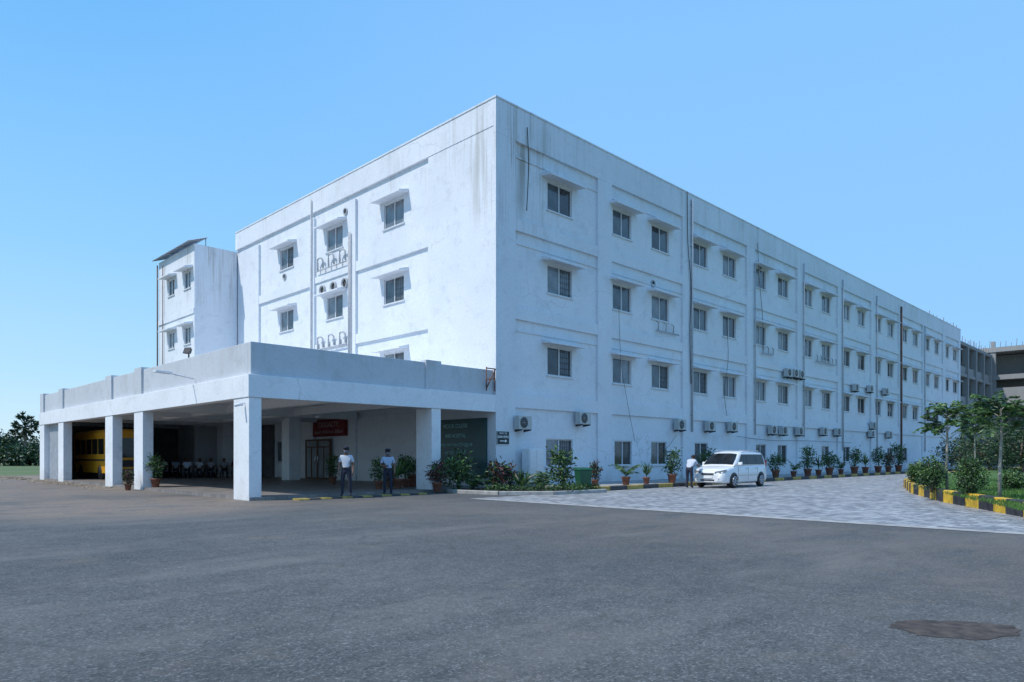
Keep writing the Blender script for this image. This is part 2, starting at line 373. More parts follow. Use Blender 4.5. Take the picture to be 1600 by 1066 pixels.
def wall_grid(mb, a0, a1, z0, z1, holes, P, depth=.22):
    xs = sorted(set([a0,a1]+[h[0] for h in holes]+[h[1] for h in holes])); zs = sorted(set([z0,z1]+[h[2] for h in holes]+[h[3] for h in holes]))
    for i in range(len(xs)-1):
        for j in range(len(zs)-1):
            cx_, cz_ = (xs[i]+xs[i+1])/2, (zs[j]+zs[j+1])/2
            if any(h[0] < cx_ < h[1] and h[2] < cz_ < h[3] for h in holes): continue
            mb.face([P(xs[i],0,zs[j]),P(xs[i+1],0,zs[j]),P(xs[i+1],0,zs[j+1]),P(xs[i],0,zs[j+1])])
    for (a,b_,c_,d_) in holes:
        for q in (((a,c_),(b_,c_)),((b_,c_),(b_,d_)),((b_,d_),(a,d_)),((a,d_),(a,c_))):
            (x1,y1),(x2,y2) = q; mb.face([P(x1,0,y1),P(x2,0,y2),P(x2,depth,y2),P(x1,depth,y1)])
mb = MB(); wall_grid(mb, REC, ULEN, -.1, TOP, rwin, lambda a,d,z: (a, REC+d, z))
mb.face([(REC,VL,-.1),(ULEN,VL,-.1),(ULEN,VL,TOP),(REC,VL,TOP)]); mb.face([(ULEN,REC,-.1),(ULEN,VL,-.1),(ULEN,VL,TOP),(ULEN,REC,TOP)])
mb.build('facade_wall', 'wall', BLD)
mb = MB(); wall_grid(mb, REC, VL, -.1, TOP, lwin, lambda a,d,z: (REC+d, a, z)); mb.build('end_wall', 'wall', BLD)
mb = MB(); mb.face([(REC+.3,REC+.3,16.9),(ULEN-.1,REC+.3,16.9),(ULEN-.1,VL-.2,16.9),(REC+.3,VL-.2,16.9)]); mb.build('roof', 'raw', BLD)
mb = MB()
for (x0,x1,y0,y1) in ((.3,ULEN,REC+.22,REC+.26),(REC+.22,REC+.26,.4,VL-.1)): mb.box(x0,x1,y0,y1,16.9,TOP-.01)
mb.build('roof_parapet', 'wall', BLD)
pil = [(0,1.25)]+[(s-1.2,s-.02) for s in bays]+[(ULEN-.9,ULEN)]
for a,b_ in pil:
    mb = MB(); mb.box(a,b_,0,REC+.02,-.1,16.05); mb.build('pilaster', 'trim', BLD)
mb = MB(); mb.box(0,REC+.02,REC+.021,4.9,-.1,16.05); mb.build('pilaster', 'trim', BLD)
for a,b_ in ((11.5,12.15),(16.1,16.6),(23.6,26.9)):
    mb = MB(); mb.box(0,REC+.02,a,b_,-.1,16.05); mb.build('pilaster', 'trim', BLD)
for z0,z1 in ((11.95,12.5),(7.85,8.4),(3.75,4.4)):
    for (p,q) in zip(pil[:-1],pil[1:]):
        mb = MB(); mb.box(p[1]+.002,q[0]-.002,.02,REC+.02,z0,z1); mb.build('floor_band', 'trim', BLD)
    for (p,q,x,e) in ((4.902,11.498,.02,0),(16.602,23.598,.02,0),(12.152,16.098,.06,.1)):
        mb = MB(); mb.box(x,REC+.02,p,q,z0+e,z1-e); mb.build('floor_band', 'trim', BLD)
mb = MB(); mb.box(-.004,ULEN,-.004,REC+.02,16.052,TOP+.01); mb.build('roof_band', 'trim', BLD)
mb = MB(); mb.box(-.004,REC+.02,REC+.022,VL,16.40,TOP+.01); mb.build('roof_band', 'trim', BLD)
mb = MB(); mb.box(.02,REC+.02,REC+.022,4.9,16.052,16.398);  mb.build('roof_band', 'trim', BLD)
for (p,q) in zip(pil[:-1],pil[1:]):
    for z in (14.9+.45,10.85+.5,6.85+.45):
        mb = MB(); mb.box(p[1]+.004,q[0]-.004,.09,REC+.02,z,z+.07); mb.build('ledge', 'trim', BLD)
mb = MB(); mb.box(-.04,ULEN+.04,-.04,.3,TOP+.012,TOP+.09); mb.box(-.04,.3,.302,VL,TOP+.012,TOP+.09); bevel(mb.build('coping', 'trim', BLD), .015)
def win_meshes(w, h):
    f = MB(); t = .055
    for (x0,x1,z0,z1) in ((-w/2,w/2,0,t),(-w/2,w/2,h-t,h),(-w/2,-w/2+t,t+.001,h-t-.001),(w/2-t,w/2,t+.001,h-t-.001)): f.box(x0,x1,.06,.14,z0,z1)
    f.box(-.035,.035,.065,.13,t+.001,h-t-.001)
    f.box(-w/2-.08,w/2+.08,-.07,.058,-.07,-.003)
    p = MB(); p.face([(-w/2+t,.10,t),(0,.10,t),(0,.10,h-t),(-w/2+t,.10,h-t)],0); p.face([(0,.115,t),(w/2-t,.115,t),(w/2-t,.115,h-t),(0,.115,h-t)],1)
    hd = MB(); e = .42; D = .62
    hd.loft([[(x,.0,h+.13),(x,.0,h+.30),(x,-D,h+.12),(x,-D,h+.05)] for x in (-w/2-e,w/2+e)],0,False)
    fm = f.mesh('window','frame'); hm = hd.mesh('hood','trim')
    pm = [p.mesh('pane', q) for q in (['glass','glassb'],['glassb','glass'],['glass','glassc'],['glassb','glassb'],['glassc','glass'],['glass','glass'])]
    gr = MB()
    for i in range(5): gr.box(.05,w/2-.07,.03,.045,.15+i*(h-.3)/4-.008,.15+i*(h-.3)/4+.008)
    for i in range(6): gr.box(.08+i*(w/2-.16)/5-.007,.08+i*(w/2-.16)/5+.007,.046,.058,.06,h-.06)
    return fm, hm, pm, gr.mesh('grille','blackmetal')
WC = {}
def put_window(w,h,loc,rz,hood=True,grille=False,i=None):
    key = (round(w,2),round(h,2))
    if key not in WC: WC[key] = win_meshes(w,h)
    fm,hm,pm,gm = WC[key]
    o = inst('window', fm, BLD, loc, rz); inst('pane', pm[rng.randrange(6) if i is None else i], o)
    if hood: inst('hood', hm, o)
    if grille: inst('grille', gm, o)
    return o
for (a,b_,c_,d_) in rwin:
    put_window(b_-a, d_-c_, ((a+b_)/2, REC, c_), 0, c_ > 3, (c_ < 11 and rng.random() < .3) or c_ < 3)
for (a,b_,c_,d_) in lwin:
    put_window(b_-a, d_-c_, (REC, (a+b_)/2, c_), -PI/2, c_ > 3, rng.random() < .4 or c_ < 3, rng.choice((1,3,0)))
# stair tower
TW = thing('stair_tower', 'white stair tower with paired hooded windows under a metal sheet roof', 'tower', (-3,27.0,0))
tz = 16.2
mb = MB(); th = []
for z in (13.3,9.4,5.4):
    for c_ in (1.3,4.4): th.append((c_-.6,c_+.6,z,z+1.2))
wall_grid(mb, 0, 7, 0, tz, th, lambda a,d,z: (d, a, z), .2)
mb.face([(0,0,0),(3.0,0,0),(3.0,0,tz),(0,0,tz)]); mb.face([(3,.32,0),(7,.32,0),(7,.32,tz),(3,.32,tz)]); mb.face([(0,7,0),(7,7,0),(7,7,tz),(0,7,tz)]); mb.face([(0,0,tz),(3,0,tz),(3,.32,tz),(7,.32,tz),(7,7,tz),(0,7,tz)]); mb.face([(7,.32,0),(7,7,0),(7,7,tz),(7,.32,tz)])
mb.build('wall', 'wall', TW)
key=(1.2,1.2); WC[key] = win_meshes(1.2,1.2)
for (a,b_,c_,d_) in th:
    o = inst('window', WC[key][0], TW, (0,(a+b_)/2,c_), -PI/2); inst('pane', WC[key][2][rng.choice((0,3,2))], o); inst('hood', WC[key][1], o)
for z in (11.4,7.4):
    mb = MB(); mb.box(-.07,-.001,.0,7.02,z,z+.35); mb.build('floor_band','trim',TW)
mb = MB(); n = 60; ring = []
for i in range(n+1):
    y = -.05+7.3*i/n; dz = .03*(1 if i % 2 else -1); ring.append(((-.42,y,tz+.12+dz),(.9,y,tz+.62+dz)))
for i in range(n): mb.face([ring[i][0],ring[i+1][0],ring[i+1][1],ring[i][1]],0,False)
mb.build('roof_sheet','sheet',TW)
for y in (0.1,2.3,4.6,6.9):
    mb = MB(); mb.tube([(-.35,y,tz+.09),(.85,y,tz+.54)],.035,6); mb.build('roof_rafter','steel',TW)
    mb = MB(); mb.tube([(.8,y,tz),(.8,y,tz+.5)],.03,6); mb.build('roof_post','steel',TW)
mb = MB(); mb.tube([(-.1,7.05,4),(-.1,7.05,tz-.2)],.05,8); mb.build('drainpipe','rust',TW)
mb = MB(); mb.tube([(-.1,5.9,5),(-.1,5.9,15.8)],.03,6); mb.build('drainpipe','rust',TW)
# pipes
for u,mat,r,z0,z1 in ((UV(1407,0),'rust',.09,1,16.9),(16.6,'greypipe',.06,3,17.3),(25.0,'greypipe',.05,3,15),(33.3,'greypipe',.05,3,16.6),(41.5,'greypipe',.06,2,16.8),(50.2,'greypipe',.06,2,16.8),(66,'greypipe',.06,2,16)):
    mb = MB(); mb.tube([(u,-.1,z0),(u,-.1,z1)],r,8)
    z = z0+1
    while z < z1: mb.box(u-r-.03,u+r+.03,-.07,.02,z,z+.05); z += 2.6
    mb.build('drainpipe',mat,BLD)
for v_,z0,z1 in ((11.9,5,14.2),(12.05,5,14.2),(16.3,6,17.2)):
    mb = MB(); mb.tube([(-.08,v_,z0),(-.08,v_,z1)],.045,8); mb.build('drainpipe','greypipe',BLD)
mb = MB(); mb.tube([(-.36,-.1,-.4),(-.36,-.12,.1),(-.28,-.16,.27),(-.08,-.18,.33),(.14,-.16,.30),(.24,-.12,.18),(.24,-.1,-.32)],.055,8); va = mb.mesh('vent_pipe','greypipe')
for zc in (12.75,8.0):
    for v_ in (12.75,14.0,15.25): inst('vent_pipe', va, BLD, (REC-.05,v_,zc+.35), -PI/2)
    mb = MB(); mb.tube([(-.02,12.4,zc-.05),(-.02,15.9,zc-.05)],.04,8); mb.build('drainpipe','greypipe',BLD)
mb = MB(); mb.lathe([(.0,.0),(.32,0),(.32,-.12),(.25,-.12),(.24,-.02),(0,-.02)],16,axis='y'); em = mb.mesh('exhaust_vent','greypipe')
mb = MB(); mb.lathe([(.0,-.03),(.24,-.03),(.24,-.035),(0,-.035)],12,axis='y'); em2 = mb.mesh('exhaust_grille','dark')
for v_ in (12.75,14.0,15.25):
    o = inst('exhaust_vent', em, BLD, (REC,v_,11.5), -PI/2); inst('exhaust_grille', em2, o)
for (px,py) in ((1023,443),(1190,417),(537,330),(442,432)):
    if px > 770: u = UV(px,0); o = inst('exhaust_vent', em, BLD, (u,REC,ZZ(py,u,0)), 0)
    else: v_ = VU(px,0); o = inst('exhaust_vent', em, BLD, (REC,v_,ZZ(py,0,v_)), -PI/2)
    inst('exhaust_grille', em2, o); o.scale = (.65,.65,.65)
for (px,py,wd) in ((1043,520,2.4),(1198,553,1.6),(1290,568,4)):
    u = UV(px,0); z = ZZ(py,u,0); mb = MB(); mb.tube([(u-wd/2,-.02,z),(u+wd/2,-.02,z)],.045,6)
    for q in range(int(wd/.8)+1):
        x = u-wd/2+.2+q*.8; mb.tube([(x,-.02,z),(x,-.05,z+.45),(x-.25,-.05,z+.5)],.04,6)
    mb.build('waste_pipe','greypipe',BLD)
# ------------------------------------------------------------------ porch
PO = thing('entrance_porch', 'low flat roofed white porch on square columns in front of the hospital entrance', 'porch')
mb = MB(); mb.box(-11.1,REC-.01,.35,30.3,4.0,4.25); mb.build('roof_slab','porch',PO)
mb = MB(); mb.box(-11.4,-.002,.0,.42,3.48,4.25); mb.box(-11.4,-10.98,.422,30.4,3.48,4.25); mb.box(-10.97,-.1,30,30.4,3.48,4.25)
bevel(mb.build('fascia_beam','porch',PO),.02)
mb = MB(); mb.box(-11.27,-.05,.12,.36,4.252,5.36); mb.box(-11.27,-11.03,.362,30.3,4.252,5.36); mb.box(-11.02,-.1,30.05,30.3,4.252,5.36)
bevel(mb.build('parapet','parapet',PO),.02)
cols = [(-11.37,-10.93,.04,1.25)]
for ye in (11.85,16.25,25.65,30.4): cols.append((-11.37,-10.93,ye-1.2,ye))
cols.append((-3.62,-3.14,.04,1.1)); cols += [(-2.3,-1.6,14.8,15.7),(-2.3,-1.6,24,24.9)]
for i,(x0,x1,y0,y1) in enumerate(cols):
    mb = MB(); mb.box(x0,x1,y0,y1,.0,3.479 if i < 6 else 4.0); bevel(mb.build('column','porch',PO),.02)
for ye in (11.8,16.2,20.6,25.6):
    mb = MB(); mb.box(-10.975,-.15,ye-.75,ye-.35,3.55,3.998); mb.build('cross_beam','porch',PO)
for x in (-7.5,-4):
    mb = MB(); mb.box(x,x+.35,.43,29.9,3.6,3.997); mb.build('cross_beam','porch',PO)
for (x0,x1,y0,y1) in ((-11.36,-11.0,10.9,11.85),(-11.36,-11.0,15.3,16.25),(-11.36,-11.0,24.7,25.65),(-11.36,-11,29.5,30.36),(-3.9,-3.1,.06,.4)):
    mb = MB(); mb.box(x0,x1,y0,y1,4.254,5.46); mb.build('parapet_pier','parapet',PO)
mb = MB(); ring = []
for i in range(60):
    y = 25.7+3.5*i/59; d = .05 if (i//2) % 2 else 0; ring.append((-11.1+d,y))
for (a,b_) in zip(ring[:-1],ring[1:]): mb.face([(a[0],a[1],.12),(b_[0],b_[1],.12),(b_[0],b_[1],3.5),(a[0],a[1],3.5)])
mb.build('corrugated_screen','shutter',PO)
mb = MB(); mb.box(-10.9,0,30.05,30.3,.1,3.478); mb.build('end_screen','shadewall',PO)  # end wall, darkened in colour to imitate porch shade
mb = MB(); mb.box(-.03,REC-.003,21.5,29.99,.12,3.6); mb.build('shade_panel','shadewall',PO)  # dark sheet added over the back wall, shade painted as colour
D = thing('entrance_door', 'double glass entrance door under the red casualty board', 'door', (-.02,15.5,.12), -PI/2)
mb = MB(); w=2.9; h=2.4
for (x0,x1,z0,z1) in ((-w/2,-w/2+.09,0,h),(w/2-.09,w/2,0,h),(-w/2+.091,w/2-.091,h-.1,h),(-.06,.06,0,h-.101),(-w/2+.091,-.061,1.9,1.97),(.061,w/2-.091,1.9,1.97),(-.75,-.70,.101,1.9),(.70,.75,.101,1.9),(-w/2+.091,-.061,0,.1),(.061,w/2-.091,0,.1)): mb.box(x0,x1,-.1,-.02,z0,z1)
mb.build('door_frame','wood',D)
mb = MB(); mb.face([(-w/2+.09,-.05,.1),(w/2-.09,-.05,.1),(w/2-.09,-.05,h-.1),(-w/2+.09,-.05,h-.1)]); mb.build('pane','doorglass',D)
for s in (-1,1):
    mb = MB(); mb.tube([(s*.15,-.14,.9),(s*.15,-.16,.95),(s*.15,-.16,1.35),(s*.15,-.14,1.4)],.02,6); mb.build('door_handle','chrome',D)
RL = (PI/2,0,-PI/2)
B = thing('casualty_sign', 'red sign board reading CASUALTY above the glass door', 'sign', (-.02,14.3,2.68))
mb = MB(); mb.box(-.06,.15,-1.8,1.8,0,1.0); mb.build('board','redboard',B)
text('CASUALTY','lettering','textcas',.46,B,(-.068,0,.68),RL,'CENTER',1.02,.006,.015)
text('அவசர சிகிச்சை பிரிவு','lettering','textcas',.26,B,(-.068,0,.25),RL)
B = thing('hospital_name_board', 'dark teal board lettered MEDICAL COLLEGE AND HOSPITAL beside the building corner', 'sign', (-.01,3.1,.5))
mb = MB(); mb.box(-.07,-.002,-2.55,2.6,0,2.75); mb.build('board','teal',B)
for s_,sz,z,sx in (('MEDICAL COLLEGE',.27,2.42,.76),('AND HOSPITAL',.27,1.96,.80),('மருத்துவக் கல்லூரி மற்றும்',.19,1.54,.85),('மருத்துவமனை',.19,1.18,.92)):
    text(s_,'lettering','textpale',sz,B,(-.078,-.38,z),RL,'CENTER',sx,.006,.02)
B = thing('office_sign', 'small dark sign reading DEAN OFFICE on the building corner', 'sign', (.42,-.004,2.02))
mb = MB(); mb.box(-.40,.40,-.03,-.002,0,.62); mb.build('board','signdark',B)
mb = MB(); mb.box(-.40,.40,-.034,-.0305,.0,.02); mb.box(-.40,.40,-.034,-.0305,.6,.62); mb.box(-.40,-.38,-.034,-.0305,.021,.599); mb.box(.38,.40,-.034,-.0305,.021,.599); mb.build('border','textwhite',B)
text('WAY TO','lettering','textwhite',.12,B,(0,-.035,.51),(PI/2,0,0))
text('DEAN OFFICE','lettering','textwhite',.14,B,(0,-.035,.35),(PI/2,0,0),'CENTER',.80,.006,.02)
mb = MB(); mb.box(-.2,.118,-.036,-.031,.15,.19); mb.face([(.12,-.036,.09),(.25,-.036,.17),(.12,-.036,.25)]); mb.build('arrow','textwhite',B)
# ------------------------------------------------------------------ air conditioners
def ac_proto(label):
    t = thing('air_conditioner', label, 'air conditioner', (0,0,0), 0, 'air conditioner units on the long facade')
    mb = MB(); mb.box(-.43,.43,-.36,-.04,0,.62); bevel(mb.build('casing','acwhite',t),.02)
    mb = MB(); mb.lathe([(.0,-.365),(.25,-.365),(.25,-.368),(0,-.368)],20,(-.1,0,.31),axis='y'); fo = mb.build('fan_opening','dark',t)
    mb = MB()
    for rr in (.06,.13,.2,.255): mb.tube([(-.1+rr*math.cos(a),-.375,.31+rr*math.sin(a)) for a in [2*PI*q/16 for q in range(17)]],.006,4)
    for q in range(4):
        a = q*PI/4; mb.tube([(-.1-.25*math.cos(a),-.378,.31-.25*math.sin(a)),(-.1+.25*math.cos(a),-.378,.31+.25*math.sin(a))],.005,4)
    mb.build('fan_grille','acwhite',fo)
    for x in (-.3,.3):
        mb = MB(); mb.loft([[(x-.02,-.42,-.05),(x+.02,-.42,-.05),(x+.02,-.42,-.006),(x-.02,-.42,-.006)],[(x-.02,.05,-.12),(x+.02,.05,-.12),(x+.02,.05,-.006),(x-.02,.05,-.006)]],0,False); mb.build('bracket','blackmetal',t)
    mb = MB(); mb.tube([(.42,-.2,.35),(.5,-.2,.33),(.52,-.08,.36),(.52,.1,.4)],.018,6); mb.build('hose','cable',t)
    return t
ac = [(812,661,'nearest the building corner'),(906,654,'second from the building corner, above the shrubs'),(1058,664,'third from the building corner'),(1105,666,'above the man by the car'),(1140,667,'above the roof of the parked car'),
 (1203,672,'sixth from the building corner'),(1220,673,'seventh from the building corner'),(1245,674,'eighth from the building corner'),(1283,674,'ninth from the building corner'),(1305,675,'tenth from the building corner'),(1358,678,'second from the far end of the lowest row'),(1386,679,'at the far end of the lowest row'),
 (1227,583,'first of the three side by side higher up'),(1237.5,584,'middle of the three side by side higher up'),(1247,586,'last of the three side by side higher up'),(1333,606,'nearest of three beyond the upper trio'),(1356,608,'middle of three beyond the upper trio'),(1380,612,'farthest of three beyond the upper trio'),(1360,665,'just above the far end of lowest row')]
proto = None
for (px,py,lb) in ac:
    u = UV(px,0); z = ZZ(py,u,0)-.31; L = 'grey air conditioner on facade, '+lb
    if proto is None: proto = ac_proto(L); proto.location = (u,-.02,z)
    else: dup(proto, L, (u,-.02,z))
def cable(pts, label, r=.011, mat='cable'):
    mb = MB(); P = [Vector(p) for p in pts]; out = []
    for i in range(len(P)-1):
        p0 = P[max(i-1,0)]; p1 = P[i]; p2 = P[i+1]; p3 = P[min(i+2,len(P)-1)]
        for q in range(6):
            t = q/6; out.append(.5*((2*p1)+(-p0+p2)*t+(2*p0-5*p1+4*p2-p3)*t*t+(-p0+3*p1-3*p2+p3)*t**3))
    out.append(P[-1]); mb.tube(out, r, 5); tag(mb.build('cable',mat), label, 'cable')
def R(px,py,d=-.08): u = UV(px,0); return (u,d,ZZ(py,u,0))
cable([R(822,200),R(824,260),R(821,330)],'thin dark cable down the facade near the top corner',.022)
cable([R(965,480),R(968,560),R(975,610),R(990,690)],'dark cable hanging down past the second window column')
cable([R(1072,300),R(1073,380),R(1078,450),R(1076,520),R(1078,600)],'dark cable along the second pilaster',.025)
cable([R(1182,380),R(1185,440),R(1190,500),R(1190,548)],'dark cable hanging along the third pilaster',.018)
cable([R(1133,498),R(1136,560),R(1130,610),R(1134,650)],'dark cable dangling beside the third bay windows',.016)
cable([R(1055,680),R(1040,700),R(1020,710),R(1010,735)],'dark cable drooping from the third air conditioner')
cable([R(1150,682),R(1200,688),R(1260,689),R(1330,692)],'thin dark cable along the wall above the pots',.014)
def floodlight(loc,rz,label):
    t = thing('flood_light', label, 'light', loc, rz)
    mb = MB(); mb.tube([(0,.1,0),(0,-.9,.12)],.03,6); mb.build('arm','white',t)
    mb = MB(); mb.box(-.09,.09,-1.55,-.85,.08,.17); bevel(mb.build('housing','white',t),.02)
v_ = VU(300,-11.4); floodlight((-11.42,v_,ZZ(592,-11.4,v_)),-PI/2+.3,'white street light arm reaching out from the porch parapet')
t = thing('flood_light','dark floodlight standing on top of the porch parapet','light',(-11.15,VU(295,-11.15),5.36),-PI/2+.4)
mb = MB(); mb.tube([(0,0,0),(0,0,.25)],.03,6); mb.build('post','blackmetal',t); mb = MB(); mb.loft([[(-.17,-.16,.2),(.17,-.16,.2),(.17,-.06,.44),(-.17,-.06,.44)],[(-.12,.0,.18),(.12,.0,.18),(.12,.06,.36),(-.12,.06,.36)]],0,False); bevel(mb.build('housing','blackmetal',t),.015)
t = thing('security_camera','small white security camera on the corner column of the porch','camera',(-11.37,.35,3.25),-PI/2)
mb = MB(); mb.tube([(0,.0,.05),(0,-.15,.0)],.02,6); mb.build('bracket','white',t); mb = MB(); mb.tube([(0,-.08,0),(0,-.36,-.06)],.05,10); mb.build('housing','white',t)
t = thing('wall_bracket','rusty steel bracket frame where the porch parapet meets the building corner','bracket',(-.6,-.02,4.4))
mb = MB()
for a,b_ in (((0,0,0),(0,0,1.05)),((0,0,1.0),(.55,0,1.0)),((0,0,.1),(.55,0,1.0)),((.5,0,0),(.5,0,1.0)),((0,0,.5),(0,-.5,.5))): mb.tube([a,b_],.028,6)
mb.build('bars','rust',t)
t = thing('ceiling_fan','small ceiling fan hanging under the porch roof','fan',(-4.6,7.5,3.4))
mb = MB(); mb.tube([(0,0,0),(0,0,.6)],.018,6); mb.build('rod','white',t); mb = MB(); mb.lathe([(.02,.04),(.12,.02),(.13,-.05),(.02,-.09)],14); mb.build('motor','white',t)
for q in range(3):
    mb = MB(); a = q*2*PI/3+.3; d = Vector((math.cos(a),math.sin(a),0)); n = Vector((-d.y,d.x,.15)); mb.face([d*.1+n*.05,d*.65+n*.08,d*.65-n*.08,d*.1-n*.05]); mb.build('blade','white',t)
# ------------------------------------------------------------------ vegetation
def ell(r): 
    while True:
        p = Vector((r.uniform(-1,1),r.uniform(-1,1),r.uniform(-1,1)))
        if .25 < p.length < 1: return p
def crown_mb(mb, c, rad, ncl, nl, L, W, r, clr=.3):
    for i in range(ncl):
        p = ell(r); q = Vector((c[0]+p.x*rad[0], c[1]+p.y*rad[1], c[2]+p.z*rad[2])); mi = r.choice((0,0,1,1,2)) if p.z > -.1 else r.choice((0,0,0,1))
        for j in range(nl):
            o = Vector((r.gauss(0,1),r.gauss(0,1),r.gauss(0,.8)))*clr; d = o.normalized()+Vector((r.uniform(-.6,.6),r.uniform(-.6,.6),r.uniform(-.7,.5)))
            mb.leaf(q+o*.8, d, L*r.uniform(.6,1.2), W*r.uniform(.7,1.2), mi if r.random() < .75 else 1, r)
def frond(mb, base, az, el, length, droop, nleaf, L, W, r, mi=None, rach=.008):
    p = Vector(base); pts = [p.copy()]; e = el; n = 9
    for i in range(n):
        d = Vector((math.cos(az)*math.cos(e),math.sin(az)*math.cos(e),math.sin(e))); p = p+d*length/n; pts.append(p.copy()); e -= droop/n
    mb.tube(pts,[rach*(1-.8*i/n) for i in range(n+1)],4,1)
    side = Vector((-math.sin(az),math.cos(az),0)); fm_ = r.choice((0,1,1,2))
    for i in range(nleaf):
        t = .12+.88*i/nleaf; k = min(int(t*n),n-1); f = t*n-k; q = pts[k].lerp(pts[k+1],f); ax = (pts[k+1]-pts[k]).normalized()
        ll = L*(math.sin(PI*(.15+.8*t)))**.6
        for s in (-1,1):
            d = side*s*.8+ax*.55+Vector((0,0,r.uniform(-.5,.1))); mb.leaf(q,d,ll*r.uniform(.8,1.1),W,mi if mi is not None else (fm_ if r.random() < .7 else r.choice((0,1,2))),r)
LEAVES = ['leafd','leafm','leafl']
def pot_mb(h=.42,r=.2):
    mb = MB(); mb.lathe([(r*.62,0),(r*.7,.02),(r*.95,h*.8),(r*1.08,h*.82),(r*1.1,h),(r*.98,h),(r*.95,h*.9),(.01,h*.88)],16); return mb
def foliage_kind(kind, seed):
    r = random.Random(seed); mb = MB(); z0 = .38
    if kind == 'bush':
        for i in range(5): mb.tube([(0,0,z0-.05),(r.uniform(-.1,.1),r.uniform(-.1,.1),z0+.3),(r.uniform(-.25,.25),r.uniform(-.25,.25),z0+.7)],[.018,.014,.006],5,1)
        crown_mb(mb,(0,0,z0+.55),(.34,.34,.5),36,18,.13,.06,r,.11)
    elif kind == 'palm':
        for i in range(13): frond(mb,(r.uniform(-.05,.05),r.uniform(-.05,.05),z0),r.uniform(0,2*PI),r.uniform(.7,1.45),r.uniform(.7,1.1),r.uniform(.9,1.7),16,.24,.03,r)
    elif kind == 'spiky':
        for i in range(34):
            a = r.uniform(0,2*PI); e = r.uniform(.4,1.5); l = r.uniform(.4,.8); d = Vector((math.cos(a)*math.cos(e),math.sin(a)*math.cos(e),math.sin(e)))
            p = Vector((0,0,z0+r.uniform(0,.25))); mb.leaf(p,d,l,.07,r.choice((0,1,2)),r)
        mb.tube([(0,0,z0-.05),(0,0,z0+.3)],.025,6,1)
    elif kind == 'croton':
        for i in range(4): mb.tube([(0,0,z0-.05),(r.uniform(-.2,.2),r.uniform(-.2,.2),z0+.6)],[.016,.006],5,1)
        crown_mb(mb,(0,0,z0+.42),(.3,.3,.42),34,16,.17,.06,r,.1)
    return mb
PM = pot_mb(.42,.21).mesh('pot','terracotta'); SM_ = MB(); SM_.lathe([(.0,.37),(.19,.37),(.0,.375)],12); SOIL = SM_.mesh('soil','soil')
FOL = {}
for k,sd in (('bush',1),('palm',2),('spiky',3),('croton',4)):
    for q in (0,1,2): FOL[(k,q)] = foliage_kind(k,sd*10+q).mesh('foliage', LEAVES if k != 'croton' else ['leafd','leafr','leafm'])
def plant(kind,var,loc,label,scale=1,pot=True,group=None):
    t = thing('potted_plant' if pot else 'shrub', label, 'potted plant' if pot else 'shrub', loc, rng.uniform(0,6.28), group); t.scale = (scale,)*3
    if pot:
        p = inst('pot',PM,t); inst('soil',SOIL,p)
        f = inst('foliage',FOL[(kind,var)],t); f.scale = (rng.uniform(.8,1.15),rng.uniform(.8,1.15),rng.uniform(.85,1.2))
    else: f = inst('foliage',FOL[(kind,var)],t,(0,0,-.36))
    return t
GP = 'potted plants lined up along the long facade'
row = [(930,'croton',1,.75,'small reddish potted plant beside the green bin'),(978,'palm',0,.95,'potted palm left of the man by the car, second pot from the bin'),(1010,'spiky',0,.8,'small spiky potted plant between two larger pots left of the car'),(1050,'bush',0,1.05,'tall leafy potted plant just left of the man by the car'),
 (1105,'bush',1,1.2,'leafy potted plant half hidden behind the parked car'),(1212,'bush',2,1.15,'bushy potted plant just behind the rear of the parked car'),(1240,'palm',1,.9,'low potted palm, second pot behind the parked car'),(1262,'bush',0,1.2,'bushy potted plant, third pot behind the parked car'),(1279,'spiky',1,1.0,'spiky potted plant, fourth pot behind the parked car'),(1296,'bush',1,1.3,'tall bushy potted plant, fifth pot behind the parked car'),
 (1314,'palm',2,.95,'potted palm, sixth pot behind the parked car'),(1335,'bush',2,1.35,'large bushy potted plant, seventh pot behind the parked car'),(1352,'spiky',2,1.2,'spiky potted plant, eighth pot behind the parked car'),(1372,'bush',1,1.3,'bushy potted plant, third pot from the far end of the row'),(1388,'croton',0,1.2,'reddish potted plant, second pot from the far end of the row'),(1404,'bush',0,1.4,'bushy potted plant at the far end of the row')]
for (px,k,q,s,lb) in row: plant(k,q,(UV(px,-3.35),-3.35,.15),lb,s,True,GP)
mb = MB(); ring = [(-3.2,-1.0),(-2.9,-3.2),(-1.4,-4.6),(1.4,-4.9),(1.45,-.05),(-.1,-.05),(-3.0,-.05)]
mb.face([(x,y,.10) for x,y in ring]); struct(mb.build('planting_bed','soil'))
kerb_line('bed_kerb',[(-3.0,-.2),(-3.25,-1.0),(-2.95,-3.25),(-1.4,-4.7),(1.5,-5.0)],.15,.12,50,'low dusty grey kerb curving round the planting bed at the building corner',mats=('concrete','concrete'))
r = random.Random(5); mb = MB()
for i in range(90):
    t = i/89; x = -2.9+4.2*t; y = -2.6-2.0*min(1,t*2.0)+r.uniform(-.2,.3)
    crown_mb(mb,(x,y,.22),(.16,.16,.14),5,8,.09,.05,r,.06)
tag(mb.build('low_hedge',LEAVES),'low clipped hedge edging the planting bed at the building corner','hedge')
plant('croton',0,(UV(776,-1.2),-1.2,.1),'reddish leafed shrub right at the building corner',1.3,False)
plant('croton',1,(UV(797,-.9),-.9,.1),'reddish leafed shrub left of the white wall cabinet',1.15,False)
plant('palm',0,(UV(848,-2.2),-2.2,.1),'spreading palm shrub in front of the white wall cabinet',1.4,False)
plant('bush',0,(UV(878,-2.4),-2.4,.1),'dense leafy shrub left of the green bin',1.55,False)
plant('spiky',1,(UV(815,-3.2),-3.2,.1),'low spiky shrub in the middle of the planting bed',1.1,False)
plant('bush',1,(UV(716,-.6),-.6,.1),'dark bushy shrub in front of the teal board',1.5,False)
